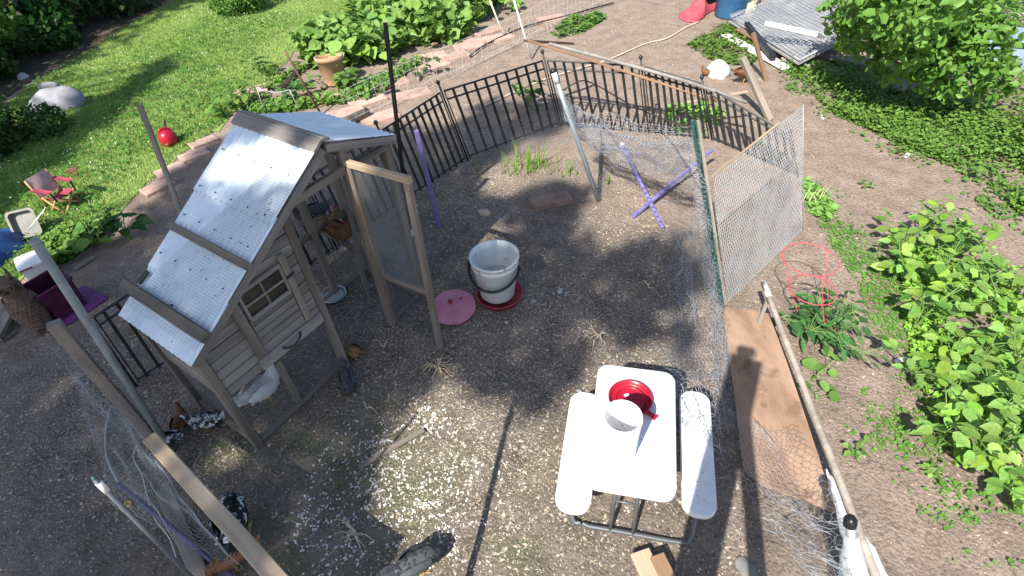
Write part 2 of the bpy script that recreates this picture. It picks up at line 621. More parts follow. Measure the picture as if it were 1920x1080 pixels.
def vnoise(x, y, s, seed=0):
    """cheap smooth noise 0..1 in numpy"""
    x = np.asarray(x) * s + seed * 17.3
    y = np.asarray(y) * s - seed * 9.1
    xi, yi = np.floor(x), np.floor(y)
    fx, fy = x - xi, y - yi
    fx, fy = fx * fx * (3 - 2 * fx), fy * fy * (3 - 2 * fy)

    def h(a, b):
        v = np.sin(a * 127.1 + b * 311.7 + seed * 3.7) * 43758.5453
        return v - np.floor(v)
    return (h(xi, yi) * (1 - fx) + h(xi + 1, yi) * fx) * (1 - fy) + (h(xi, yi + 1) * (1 - fx) + h(xi + 1, yi + 1) * fx) * fy


def ground_z(x, y):
    return 0.012 * (vnoise(x, y, 3.1, 1) - 0.5) + 0.007 * (vnoise(x, y, 9.0, 2) - 0.5) - 0.004


def sample_poly(poly, n, dens=None):
    """n random points inside a ground polygon, thinned by a density function"""
    xs = [p[0] for p in poly]
    ys = [p[1] for p in poly]
    out = []
    got = 0
    for _ in range(60):
        X = rng.uniform(min(xs), max(xs), n * 2)
        Y = rng.uniform(min(ys), max(ys), n * 2)
        k = inpoly(X, Y, poly)
        if dens is not None:
            k &= rng.random(len(X)) < dens(X, Y)
        out.append(np.stack([X[k], Y[k]], 1))
        got += k.sum()
        if got >= n:
            break
    return np.concatenate(out)[:n]


def leaf_cloud(P, size, up=0.6, fold=0.25, asp=0.6, six=False):
    """folded four-point leaves at points P (N,3); returns V, F"""
    N = len(P)
    nrm = rng.normal(size=(N, 3))
    nrm /= np.linalg.norm(nrm, axis=1)[:, None]
    nrm = nrm * (1 - up) + np.array([0, 0, 1]) * up
    nrm /= np.linalg.norm(nrm, axis=1)[:, None]
    a = rng.normal(size=(N, 3))
    a -= nrm * (a * nrm).sum(1)[:, None]
    a /= np.linalg.norm(a, axis=1)[:, None]
    b = np.cross(nrm, a)
    s = (np.asarray(size) * rng.uniform(0.7, 1.3, N))[:, None]
    if six:
        k = nrm * s * fold * 0.4
        V = np.stack([P - a * s * 0.5, P - a * s * 0.18 + b * s * asp * 0.5 + k, P + a * s * 0.2 + b * s * asp * 0.36 + k, P + a * s * 0.5 - nrm * s * 0.12,
                      P + a * s * 0.2 - b * s * asp * 0.36 + k, P - a * s * 0.18 - b * s * asp * 0.5 + k], 1).reshape(-1, 3)
        i = np.arange(N)[:, None] * 6
        F = np.concatenate([i + np.array([f]) for f in ([0, 3, 2, 1], [0, 5, 4, 3])], 0)
        return V, F
    V = np.stack([P - a * s * 0.5, P + b * s * asp * 0.5 + nrm * s * fold * 0.4, P + a * s * 0.5, P - b * s * asp * 0.5 + nrm * s * fold * 0.4], 1).reshape(-1, 3)
    i = np.arange(N)[:, None] * 4
    F = np.concatenate([i + np.array([[0, 2, 1]]), i + np.array([[0, 3, 2]])], 0)
    return V, F


def blades(P, h, wd, lean=0.6):
    N = len(P)
    a = rng.uniform(0, 2 * math.pi, N)
    d = np.stack([np.cos(a), np.sin(a), np.zeros(N)], 1)
    e = np.stack([-np.sin(a), np.cos(a), np.zeros(N)], 1)
    hh = (np.asarray(h) * rng.uniform(0.6, 1.3, N))[:, None]
    tip = P + np.array([0, 0, 1]) * hh + e * hh * rng.uniform(0.1, lean, N)[:, None]
    V = np.stack([P - d * wd, P + d * wd, tip], 1).reshape(-1, 3)
    F = np.arange(N * 3).reshape(N, 3)
    return V, F


def chips(P, size, th=0.25, asp=0.5, tilt=0.35):
    """little wedge shaped flakes: five-vertex solids"""
    N = len(P)
    a = rng.uniform(0, 2 * math.pi, N)
    s = (np.asarray(size) * rng.uniform(0.5, 1.5, N))[:, None]
    d = np.stack([np.cos(a), np.sin(a), rng.uniform(-tilt, tilt, N)], 1)
    e = np.stack([-np.sin(a), np.cos(a), rng.uniform(-tilt, tilt, N)], 1)
    up = np.array([0, 0, 1])
    q = rng.uniform(0.6, 1.4, (N, 1))
    V = np.stack([P - d * s * 0.5, P + e * s * asp * 0.5 * q, P + d * s * 0.5, P - e * s * asp * 0.5, P + up * s * th], 1).reshape(-1, 3)
    i = np.arange(N)[:, None] * 5
    F = np.concatenate([i + np.array([f]) for f in ([0, 1, 4], [1, 2, 4], [2, 3, 4], [3, 0, 4])], 0)
    return V, F


def wires(segs, r):
    """three sided prisms along segments (N,2,3)"""
    S = np.asarray(segs, dtype=np.float64)
    N = len(S)
    d = S[:, 1] - S[:, 0]
    d /= np.maximum(np.linalg.norm(d, axis=1), 1e-9)[:, None]
    ref = np.where(np.abs(d[:, 2:3]) < 0.9, np.array([[0, 0, 1.0]]), np.array([[1.0, 0, 0]]))
    a = np.cross(d, ref)
    a /= np.linalg.norm(a, axis=1)[:, None]
    b = np.cross(d, a)
    V = []
    for e in (0, 1):
        for k in range(3):
            an = 2 * math.pi * k / 3
            V.append(S[:, e] + (a * math.cos(an) + b * math.sin(an)) * r)
    V = np.stack(V, 1).reshape(-1, 3)
    i = np.arange(N)[:, None] * 6
    F = np.concatenate([i + np.array([[k, (k + 1) % 3, 3 + (k + 1) % 3, 3 + k]]) for k in range(3)], 0)
    return V, F


def net(name, corners, cell, r, ma, parent=None, hexa=True, sag=0.0, wob=0.0, wfreq=6.0, label=None, cat=None, group=None, grow=None, seed=0, edge=True, lo=None):
    """wire netting over a four-cornered patch (TL, TR, BR, BL)"""
    c = [np.array(Vector(p)) for p in corners]
    Wd = 0.5 * (np.linalg.norm(c[1] - c[0]) + np.linalg.norm(c[2] - c[3]))
    Ht = 0.5 * (np.linalg.norm(c[3] - c[0]) + np.linalg.norm(c[2] - c[1]))
    nrm = np.cross(c[1] - c[0], c[3] - c[0])
    nrm /= np.linalg.norm(nrm)
    S = []
    if hexa:
        hx, hy = cell, cell * 0.9
        nu, nv = int(Wd / hx) + 1, int(Ht / hy) + 1
        for j in range(nv):
            for i in range(nu):
                ox = (0.5 if j % 2 else 0.0)
                x, y = (i + ox) * hx, j * hy
                p0 = (x, y)
                p1 = (x, y + hy * 0.55)
                p2 = (x + hx * 0.5, y + hy)
                p3 = (x - hx * 0.5, y + hy)
                S += [(p0, p1), (p1, p2), (p1, p3)]
    else:
        nu, nv = max(1, int(round(Wd / cell))), max(1, int(round(Ht / cell)))
        sub = 3 if (sag or wob) else 12
        for j in range(nv + 1):
            i = 0
            while i < nu:
                k = min(nu, i + sub)
                S.append(((i * cell, j * cell), (k * cell, j * cell)))
                i = k
        for i in range(nu + 1):
            j = 0
            while j < nv:
                k = min(nv, j + sub)
                S.append(((i * cell, j * cell), (i * cell, k * cell)))
                j = k
    S = np.array(S)
    uv = np.clip(S / np.array([Wd, Ht]), 0, 1)
    keep = np.linalg.norm(uv[:, 0] - uv[:, 1], axis=1) > 1e-6
    uv = uv[keep]
    U, Vv = uv[..., 0:1], uv[..., 1:2]
    P = (c[0] * (1 - U) + c[1] * U) * (1 - Vv) + (c[3] * (1 - U) + c[2] * U) * Vv
    u, v = U[..., 0], Vv[..., 0]
    off = wob * (vnoise(u, v, wfreq, seed) + 0.5 * vnoise(u, v, wfreq * 2.7, seed + 3) - 0.75) * 2
    P = P + nrm * off[..., None]
    if wob:
        tu = (c[1] - c[0]) / max(1e-6, np.linalg.norm(c[1] - c[0]))
        P = P + tu * ((vnoise(u, v, wfreq * 1.3, seed + 7) - 0.5) * wob)[..., None]
    P[..., 2] -= sag * (4 * u * (1 - u))
    if lo is not None:
        P[..., 2] = np.maximum(P[..., 2], lo)
    base = P.reshape(-1, 3).mean(0)
    base[2] = P[..., 2].min()
    V, F = wires(P, r)
    if parent is not None:
        inv = np.array(WM[parent].inverted())
        V = V @ inv[:3, :3].T + inv[:3, 3]
        o = put(name, np_mesh(name, V, F, ma), parent)
    else:
        o = put(name, np_mesh(name, V - base, F, ma), None, tf(base))
    if label:
        tag(o, label, cat, group)
    return o


def rrect(w_, h_, r, n=6, taper=0.0):
    """rounded rectangle outline centred on the origin"""
    out = []
    for cx, cy, a0 in ((w_ / 2 - r, h_ / 2 - r, 0), (-w_ / 2 + r, h_ / 2 - r, 90), (-w_ / 2 + r, -h_ / 2 + r, 180), (w_ / 2 - r, -h_ / 2 + r, 270)):
        for k in range(n + 1):
            a = math.radians(a0 + 90 * k / n)
            x, y = cx + r * math.cos(a), cy + r * math.sin(a)
            out.append((x * (1 + taper * y / h_), y))
    return out


def rock(name, loc, s, ma, label, cat='stone', group=None, seed=1, n=3):
    import bmesh
    bm = bmesh.new()
    bmesh.ops.create_icosphere(bm, subdivisions=n, radius=1)
    for v in bm.verts:
        p = v.co
        q = 1 + 0.28 * (float(vnoise(p.x + p.z * 0.7, p.y - p.z * 0.5, 1.7, seed)) - 0.5) * 2 * 0.6 + 0.10 * (float(vnoise(p.x * 2 - p.z, p.y + p.z, 3.3, seed + 2)) - 0.5)
        v.co = Vector((p.x * s[0], p.y * s[1], max(-0.35, p.z) * s[2])) * q
    for f in bm.faces:
        f.smooth = True
    me = bpy.data.meshes.new(name)
    bm.to_mesh(me)
    bm.free()
    me.materials.append(ma)
    M = tf((loc[0], loc[1], (loc[2] if len(loc) > 2 else 0) + s[2] * 0.22)) @ Matrix.Rotation(seed * 1.3, 4, 'Z')
    return tag(put(name, me, None, M), label, cat, group)

# ================================================================== the setting
def axis(lo, hi, near0, near1, n):
    """grid lines: fine between near0 and near1, growing outwards"""
    a = list(np.linspace(near0, near1, n))
    st = (near1 - near0) / (n - 1)
    s, x = st, near1
    while x < hi:
        s *= 1.25
        x += s
        a.append(x)
    s, x = st, near0
    while x > lo:
        s *= 1.25
        x -= s
        a.insert(0, x)
    return np.array(a)


gx = axis(-90, 90, -5, 5, 230)
gy = axis(-60, 110, -0.5, 9, 220)
X, Y = np.meshgrid(gx, gy)
Z = ground_z(X, Y)
V = np.stack([X.ravel(), Y.ravel(), Z.ravel()], 1)
nx, ny = len(gx), len(gy)
I = (np.arange(ny - 1)[:, None] * nx + np.arange(nx - 1)[None]).ravel()
F = np.stack([I, I + 1, I + nx + 1, I + nx], 1)
ground = put('ground', np_mesh('ground', V, F, soil_m, True))
tag(ground, kind='structure')


def sheet(name, poly, ma, z=0.006, cell=0.14):
    xs = [p[0] for p in poly]
    ys = [p[1] for p in poly]
    X, Y = np.meshgrid(np.arange(min(xs), max(xs), cell), np.arange(min(ys), max(ys), cell))
    nx = X.shape[1]
    V = np.stack([X.ravel(), Y.ravel(), (ground_z(X, Y) + z).ravel()], 1)
    jx = (vnoise(X, Y, 2.3, 8) - 0.5) * 0.1
    k = inpoly((X + jx + cell / 2).ravel(), (Y + jx + cell / 2).ravel(), poly)
    k = k & (np.arange(len(k)) % nx < nx - 1) & (np.arange(len(k)) // nx < X.shape[0] - 1)
    I = np.nonzero(k)[0]
    F = np.stack([I, I + 1, I + nx + 1, I + nx], 1)
    return put(name, np_mesh(name, V, F, ma, True))


LAWN = [G(*p) for p in [(-260, 640), (0, 545), (90, 480), (165, 440), (215, 400), (285, 340), (325, 300), (385, 258), (445, 205), (500, 160), (540, 110), (600, 60), (680, 10), (720, -60), (560, -110), (400, -60), (330, 0), (250, 42), (170, 92), (60, 160), (0, 205), (-250, 330)]]
tag(sheet('lawn', LAWN, turf_m), kind='structure')
FARL = [G(720, -60), G(560, -110), G(400, -60), Vector((-8, 34, 0)), Vector((-8, 60, 0)), Vector((40, 60, 0)), Vector((24, 24, 0)), Vector((6, 17, 0))]
tag(sheet('far_lawn', FARL, turf_m, 0.010, 0.35), kind='structure')
litter_m = mat('forest_litter', (0.035, 0.03, 0.02), (0.09, 0.07, 0.045), scale=4, rough=0.95, bump=0.6, bscale=15)
FOREST = [G(*p) for p in [(-250, 330), (0, 205), (60, 160), (170, 92), (250, 42), (330, 0), (400, -60)]]
FOREST += [Vector((-8, 34, 0)), Vector((-40, 34, 0)), Vector((-40, 5, 0))]
tag(sheet('forest_floor', FOREST, litter_m, 0.012, 0.3), kind='structure')

# turf: blades and clover, nobody could count them
dist = lambda X, Y: np.clip(1.25 - np.hypot(X, Y) / 14.0, 0.25, 1) * (vnoise(X, Y, 0.9, 4) * 0.8 + 0.45)
P = sample_poly(LAWN, 230000, dist)
P3 = np.c_[P, ground_z(P[:, 0], P[:, 1]) + 0.004]
V, F = blades(P3, 0.024 + 0.020 * vnoise(P[:, 0], P[:, 1], 1.4, 5), 0.006)
tag(put('lawn_grass', np_mesh('lawn_grass', V, F, lf_grass)), 'short mown green grass covering the lawn', 'grass', kind='stuff')
P = sample_poly(LAWN, 9000, lambda X, Y: np.clip((vnoise(X, Y, 0.55, 9) + 0.4 * vnoise(X, Y, 2.2, 3) - 0.62) * 3, 0, 1))
P3 = np.c_[P, ground_z(P[:, 0], P[:, 1]) + rng.uniform(0.03, 0.075, len(P))]
V, F = leaf_cloud(P3, np.full(len(P), 0.045), up=0.75, asp=0.9)
tag(put('clover', np_mesh('clover', V, F, lf_clover)), 'clover and broad-leaved weeds growing in drifts through the lawn', 'clover', kind='stuff')
flower_m = mat('clover_flower', (0.55, 0.56, 0.50), (0.7, 0.7, 0.64), rough=0.8, bump=0)
P = sample_poly(LAWN, 420, lambda X, Y: np.clip((vnoise(X, Y, 0.55, 9) - 0.45) * 4, 0, 1))
V, F = chips(np.c_[P, rng.uniform(0.06, 0.085, len(P))], np.full(len(P), 0.013), th=0.8, asp=1)
tag(put('clover_flowers', np_mesh('clover_flowers', V, F, flower_m)), 'tiny white clover flowers dotted through the lawn', 'flowers', kind='stuff')

# ---- litter of the run: wood chips, straw and scattered feed
RUN = gpoly([(-200, 1150), (-250, 780), (60, 640), (250, 470), (420, 290), (640, 245), (900, 190), (1060, 190), (1190, 300), (1260, 440), (1330, 600), (1370, 800), (1460, 1180)])
dens = lambda X, Y: np.clip(0.3 + 1.2 * (vnoise(X, Y, 1.1, 21) - 0.35) + 0.5 * np.exp(-((X + 0.45) ** 2 + (Y - 2.2) ** 2) / 1.6), 0.06, 1)
P = sample_poly(RUN, 60000, dens)
V, F = chips(np.c_[P, ground_z(P[:, 0], P[:, 1]) + 0.001], np.where(rng.random(len(P)) < 0.10, 0.024, 0.0115), th=0.22)
tag(put('wood_chips', np_mesh('wood_chips', V, F, chip_m)), 'pale wood chips scattered over the dark soil of the run', 'wood chips', kind='stuff')
OUT = gpoly([(1340, 560), (1500, 430), (1500, 180), (1060, 100), (700, 200), (560, 230), (900, 30), (1250, 20), (1480, 140), (1900, 420), (1900, 1200), (1400, 1200)])
P = sample_poly(OUT, 5200, lambda X, Y: np.clip(vnoise(X, Y, 1.3, 23) * 1.2 - 0.15, 0.05, 1))
V, F = chips(np.c_[P, ground_z(P[:, 0], P[:, 1]) + 0.001], np.where(rng.random(len(P)) < 0.06, 0.03, 0.013), th=0.35)
tag(put('pebbles', np_mesh('pebbles', V, F, stone_t)), 'small tan pebbles and crumbs lying on the bare dirt', 'pebbles', kind='stuff')
FEED = gpoly([(560, 1090), (540, 930), (640, 800), (780, 740), (900, 800), (1000, 900), (960, 1090)])
sp = [G(*p) for p in ((790, 950), (640, 1040), (720, 840), (830, 1000), (800, 780), (700, 920), (590, 960), (860, 880), (600, 830))]


def feed_d(X, Y):
    d = np.zeros_like(X)
    for q in sp:
        d += 0.8 * np.exp(-((X - q.x) ** 2 + (Y - q.y) ** 2) / 0.022)
    return np.clip(d + 0.09, 0, 1)


P = sample_poly(FEED, 640, feed_d)
P = np.repeat(P, 3, 0) + rng.normal(0, 0.006, (len(P) * 3, 2))
V, F = chips(np.c_[P, ground_z(P[:, 0], P[:, 1]) + 0.003], np.full(len(P), 0.0108), th=0.6, asp=0.9)
tag(put('scattered_feed', np_mesh('scattered_feed', V, F, corn_m)), 'white crumbs of scattered feed on the ground before the hen house', 'feed', kind='stuff')
P = sample_poly(RUN, 1500, dens)
a = rng.uniform(0, math.pi, len(P))
ln = 0.015 + 0.07 * rng.random(len(P)) ** 2.5
d = np.stack([np.cos(a) * ln, np.sin(a) * ln, rng.uniform(-0.004, 0.006, len(P))], 1)
P3 = np.c_[P, ground_z(P[:, 0], P[:, 1]) + 0.004]
V, F = wires(np.stack([P3, P3 + d], 1), 0.0015)
tag(put('loose_straw', np_mesh('loose_straw', V, F, straw_m)), 'loose straw and short twigs strewn over the run floor', 'straw', kind='stuff')
# thin green growth of the run floor
P = sample_poly(gpoly([(420, 1090), (380, 830), (560, 800), (700, 880), (860, 1000), (1080, 1030), (1080, 1100)]), 700, lambda X, Y: np.clip(vnoise(X, Y, 2.1, 31) * 2 - 0.95, 0, 1))
V, F = blades(np.c_[P, ground_z(P[:, 0], P[:, 1])], np.full(len(P), 0.022), 0.0022, 1.2)
tag(put('sparse_moss_grass', np_mesh('sparse_moss_grass', V, F, lf_mid)), 'thin patchy green growth on the shaded run floor', 'grass', kind='stuff')

# ================================================================== hen house
CL = G(485, 835)
CHG = G(735, 605)
cu = (CHG - CL).normalized()
cn = Vector((-cu.y, cu.x, 0))
coop = thing('hen_house', 'grey weathered wooden hen house with steep white corrugated roof and mesh run', 'hen house', CL)


def cw(x, y, z):
    return CL + cu * x + cn * y + Vector((0, 0, z))


XR, ZR = 1.124, 1.60
ZL, XE, ZE = 0.92, 1.63, 1.405
DEP = 0.66


def roofz(x):
    return ZL + (ZR - ZL) * x / XR if x <= XR else ZR + (ZE - ZR) * (x - XR) / (XE - XR)


def cb(name, a, b, wd, th, ma, nrm, parent=coop):
    n_ = cu * nrm[0] + cn * nrm[1] + Vector((0, 0, nrm[2]))
    return board(name, cw(*a), cw(*b), wd, th, ma, parent, n_)


PX = (0.0, 0.755, 1.249, 1.595)
for yy in (0.0, DEP - 0.03):
    for x in PX:
        cb('post', (x, yy, -0.01), (x, yy, roofz(x) - 0.035), 0.052, 0.05, wood_frame, (0, 1, 0))
for yy in (-0.012, DEP - 0.02):
    cb('cross_beam', (0.785, yy, 1.37), (1.222, yy, 1.37), 0.05, 0.038, wood_frame, (0, 1, 0))
    cb('cross_beam', (1.278, yy, 1.35), (1.565, yy, 1.35), 0.045, 0.034, wood_frame, (0, 1, 0))
cb('cross_beam', (0.78, DEP - 0.02, 0.62), (1.57, DEP - 0.02, 0.62), 0.05, 0.03, wood_frame, (0, 1, 0))
for yy in (0.002, DEP - 0.03):
    cb('ground_rail', (0.03, yy, 0.03), (0.725, yy, 0.03), 0.04, 0.03, wood_frame, (0, 1, 0))
cb('ground_rail', (1.278, 0.002, 0.03), (1.565, 0.002, 0.03), 0.04, 0.03, wood_frame, (0, 1, 0))
cb('ground_rail', (0.785, DEP - 0.03, 0.03), (1.565, DEP - 0.03, 0.03), 0.04, 0.03, wood_frame, (0, 1, 0))
for x in (0.0, 1.595):
    cb('ground_rail', (x, 0.03, 0.03), (x, DEP - 0.06, 0.03), 0.04, 0.03, wood_frame, (1, 0, 0))
    cb('side_beam', (x, 0.03, roofz(x) - 0.075), (x, DEP - 0.06, roofz(x) - 0.075), 0.045, 0.03, wood_frame, (1, 0, 0))
for x in (0.755, 1.249):
    cb('side_beam', (x, 0.03, roofz(x) - 0.09), (x, DEP - 0.06, roofz(x) - 0.09), 0.04, 0.03, wood_frame, (1, 0, 0))
# barge boards under the roof edges
for yy in (-0.032, DEP + 0.018):
    cb('barge_board', (-0.035, yy, roofz(-0.035) - 0.038), (XR - 0.01, yy, ZR - 0.042), 0.05, 0.02, wood_coop, (0, 1, 0))
    cb('barge_board', (XR + 0.012, yy, ZR - 0.042), (XE + 0.02, yy, ZE - 0.036), 0.05, 0.022, wood_coop, (0, 1, 0))
# plank walls of the nest box
ZB = 0.50
PH = 0.072
for side, (y0, th) in enumerate(((-0.004, 0.016), (DEP - 0.026, 0.016))):
    z = ZB + PH / 2
    while z < 1.34:
        xl = max(0.03, (z + 0.055 - ZL) / (ZR - ZL) * XR + 0.01)
        if xl < 0.69:
            cb('plank', (xl, y0 + rnd.uniform(-0.002, 0.002), z), (0.727, y0 + rnd.uniform(-0.002, 0.002), z), PH - 0.006, th, wood_coop, (0, 1, 0))
        z += PH
z = ZB + PH / 2
while z < 0.86:
    cb('plank', (0.0, 0.03, z), (0.0, DEP - 0.06, z), PH - 0.006, 0.016, wood_coop, (1, 0, 0))
    z += PH
z = ZB + PH / 2
while z < 1.3:
    cb('plank', (0.757, 0.03, z), (0.757, DEP - 0.06, z), PH - 0.006, 0.016, wood_coop, (1, 0, 0))
    z += PH
for k in range(8):
    y = 0.05 + k * 0.078
    cb('floor_plank', (0.03, y, ZB - 0.012), (0.725, y, ZB - 0.012), 0.074, 0.014, wood_coop, (0, 0, 1))
# little hatch with its four-pane window
hz0, hz1, hx0, hx1 = 0.615, 1.12, 0.285, 0.635
cb('hatch_stile', (hx0, -0.027, hz0 - 0.01), (hx0 - 0.01, -0.027, 1.075), 0.052, 0.026, wood_frame, (0, 1, 0))
cb('hatch_stile', (hx1, -0.027, hz0), (hx1, -0.027, hz1 + 0.02), 0.04, 0.026, wood_frame, (0, 1, 0))
hatch = cb('hatch', (0.322, -0.019, 0.63), (0.322, -0.019, 0.87), 0.008, 0.012, wood_coop, (0, 1, 0))
zz = 0.645
while zz < 0.86:
    cb('plank', (0.315, -0.021, zz), (0.608, -0.021, zz), 0.046, 0.012, wood_coop, (0, 1, 0), hatch)
    zz += 0.052
win = cb('window', (0.325, -0.024, 1.076), (0.61, -0.024, 1.076), 0.03, 0.018, wood_coop, (0, 1, 0))
dark_in = mat('dark_interior', (0.012, 0.010, 0.009), (0.025, 0.02, 0.018), rough=0.8, bump=0)
pane_m = mat('dusty_pane', (0.015, 0.013, 0.012), (0.03, 0.028, 0.024), scale=8, rough=0.22, bump=0.05, spec=0.5)
for (xa, xb) in ((0.338, 0.462), (0.474, 0.598)):
    for (za, zb) in ((0.89, 0.965), (0.978, 1.058)):
        mb = MB()
        q = [cw(xa, -0.016, za), cw(xb, -0.016, za), cw(xb, -0.016, zb), cw(xa, -0.016, zb)]
        q2 = [p + cn * 0.004 for p in q]
        b0 = WM[win].inverted()
        mb.add([b0 @ p for p in q + q2], [(0, 1, 2, 3), (7, 6, 5, 4), (0, 4, 5, 1), (1, 5, 6, 2), (2, 6, 7, 3), (3, 7, 4, 0)])
        put('pane', mb.mesh('pane', pane_m), win)
cb('frame', (0.325, -0.024, 0.878), (0.61, -0.024, 0.878), 0.024, 0.018, wood_coop, (0, 1, 0), win)
cb('frame', (0.327, -0.022, 0.971), (0.609, -0.022, 0.971), 0.013, 0.014, wood_coop, (0, 1, 0), win)
cb('frame', (0.468, -0.0215, 0.89), (0.468, -0.0215, 1.062), 0.012, 0.013, wood_coop, (0, 1, 0), win)
cb('frame', (0.329, -0.0235, 0.89), (0.329, -0.0235, 1.062), 0.018, 0.017, wood_coop, (0, 1, 0), win)
cb('frame', (0.606, -0.0235, 0.89), (0.606, -0.0235, 1.062), 0.018, 0.017, wood_coop, (0, 1, 0), win)
drop = cb('drop_board', (0.25, -0.022, 0.551), (0.725, -0.022, 0.551), 0.085, 0.02, wood_coop, (0, 1, 0))
hp = [cw(0.41, -0.032, 0.565), cw(0.42, -0.055, 0.562), cw(0.47, -0.066, 0.556), cw(0.53, -0.055, 0.568), cw(0.545, -0.032, 0.578)]
tube_obj('handle', bez(hp, 16), 0.007, iron, drop)
cb('latch', (0.61, -0.045, 0.985), (0.665, -0.045, 0.99), 0.018, 0.008, iron, (0, 1, 0))
# mesh under the nest box, on the right bay, sides and back
cb('mullion', (0.35, 0.0, 0.05), (0.35, 0.0, ZB - 0.02), 0.042, 0.032, wood_frame, (0, 1, 0))


def cnet(name, a, b, z0, z1, cell=0.0165, r=0.0007, ma=wire_m, parent=coop):
    return net(name, [cw(a[0], a[1], z1[0]), cw(b[0], b[1], z1[1]), cw(b[0], b[1], z0), cw(a[0], a[1], z0)], cell, r, ma, parent, hexa=False)


cnet('wire_mesh', (0.027, 0.008), (0.728, 0.008), 0.045, (0.49, 0.49))
cnet('wire_mesh', (0.012, 0.03), (0.012, DEP - 0.05), 0.045, (0.49, 0.49))
cnet('wire_mesh', (1.276, 0.008), (1.57, 0.008), 0.045, (1.33, 1.33))
cnet('wire_mesh', (1.60, 0.03), (1.60, DEP - 0.05), 0.045, (1.32, 1.32))
cnet('wire_mesh', (0.785, DEP - 0.012), (1.57, DEP - 0.012), 0.64, (1.34, 1.34), cell=0.022)
# corrugated roof sheets
def corr(name, x0, z0, x1, z1, y0, y1, up):
    nn = 150
    nl = 7
    vs, fs = [], []
    for sgn in (1, -1):
        for i in range(nn + 1):
            y = y0 + (y1 - y0) * i / nn
            o_ = 0.0085 * math.sin(2 * math.pi * i / nn * 15) + up + (0.0015 if sgn > 0 else 0)
            for j in range(nl):
                t = j / (nl - 1)
                p = cw(x0 + (x1 - x0) * t, y, z0 + (z1 - z0) * t + o_ )
                vs.append(p - CL)
        b_ = 0 if sgn > 0 else (nn + 1) * nl
        for i in range(nn):
            for j in range(nl - 1):
                q = b_ + i * nl + j
                f = (q, q + 1, q + nl + 1, q + nl)
                fs.append(f if sgn > 0 else f[::-1])
    mb = MB()
    mb.add(vs, fs)
    return put(name, mb.mesh(name, roof_m, True), coop)


corr('roof_sheet', XR - 0.012, ZR - 0.008, 0.655, roofz(0.655), -0.045, DEP + 0.03, 0.020)
corr('roof_sheet', 0.70, roofz(0.70), 0.22, roofz(0.22), -0.045, DEP + 0.03, 0.007)
corr('roof_sheet', 0.26, roofz(0.26), -0.055, roofz(-0.055), -0.045, DEP + 0.03, -0.001)
corr('roof_sheet', XR + 0.012, ZR - 0.006, XE + 0.02, ZE - 0.006, -0.045, DEP + 0.03, 0.007)
cb('ridge_board', (XR - 0.043, -0.055, ZR + 0.002), (XR - 0.043, DEP + 0.04, ZR + 0.002), 0.085, 0.018, wood_coop, (-0.52, 0, 0.85))
cb('ridge_board', (XR + 0.022, -0.055, ZR + 0.016), (XR + 0.022, DEP + 0.04, ZR + 0.016), 0.045, 0.016, wood_coop, (0.36, 0, 0.93))
cb('roof_batten', (0.436, -0.06, roofz(0.436) + 0.028), (0.436, DEP + 0.03, roofz(0.436) + 0.028), 0.045, 0.026, wood_frame, (-0.52, 0, 0.85))
cb('roof_batten', (0.075, -0.06, roofz(0.075) + 0.028), (0.075, DEP + 0.11, roofz(0.075) + 0.028), 0.065, 0.028, wood_frame, (-0.52, 0, 0.85))
# hinge on the far roof edge
mbs = MB()
mbs.lathe([(.0055, 0), (.0055, .003), (.004, .005), (0, .0055)], 8)
scm = mbs.mesh('screw', mat('rusted_screw', (0.03, 0.025, 0.02), (0.08, 0.06, 0.05), rough=0.7, bump=0))
for xx in (0.68, 0.90, 0.30, 0.52):
    for k in range(5):
        put('screw', scm, coop, tf(cw(xx, 0.03 + k * 0.152, roofz(xx) + (0.030 if xx > 0.66 else 0.017))) @ Matrix.Rotation(-0.53, 4, cn))
n_ = 55
tt_ = rng.random(n_)
yy_ = np.clip(0.02 + 0.52 * (1 - tt_) * rng.random(n_) ** 0.5 + rng.normal(0, .05, n_), -0.03, DEP)
xx_ = 0.08 + 0.72 * tt_ + rng.normal(0, .03, n_)
PR = np.array([cw(x, y, roofz(x) + 0.022) for x, y in zip(xx_, yy_)])
V, F = leaf_cloud(PR, np.where(rng.random(n_) < .15, .03, .012), up=.8, asp=.5)
rd = put('roof_debris', np_mesh('roof_debris', V - np.array(CL), F, mat('dead_leaf', (0.03, 0.025, 0.02), (0.10, 0.075, 0.05), rough=.9, bump=0)), coop)
tag(rd, kind='stuff')
cb('hinge', (0.19, DEP - 0.02, roofz(0.19) + 0.022), (0.12, DEP + 0.0, roofz(0.12) + 0.022), 0.035, 0.008, black_pl, (-0.52, 0, 0.85))
# door standing open towards the camera
dx = 1.249
DW = 0.495
door = cb('open_door', (dx, -0.04, 0.06), (dx, -0.04, 1.385), 0.045, 0.036, wood_frame, (1, 0, 0))
cb('stile', (dx - 0.01, -DW, 0.0), (dx + 0.02, -DW, 1.40), 0.045, 0.036, wood_frame, (1, 0, 0), door)
cb('rail', (dx, -0.02, 1.405), (dx + 0.02, -DW - 0.022, 1.42), 0.042, 0.036, wood_light, (1, 0, 0), door)
cb('rail', (dx, -0.063, 0.52), (dx, -DW + 0.024, 0.55), 0.042, 0.03, wood_frame, (1, 0, 0), door)
net('wire_mesh', [cw(dx + 0.004, -0.06, 1.385), cw(dx + 0.02, -DW + 0.02, 1.395), cw(dx, -DW + 0.02, 0.54), cw(dx, -0.06, 0.53)], 0.0165, 0.0009, wire_m, door, hexa=False)
net('wire_mesh', [cw(dx, -0.06, 0.51), cw(dx, -DW + 0.02, 0.53), cw(dx, -DW + 0.02, 0.03), cw(dx, -0.06, 0.06)], 0.0165, 0.0009, wire_d, door, hexa=False)
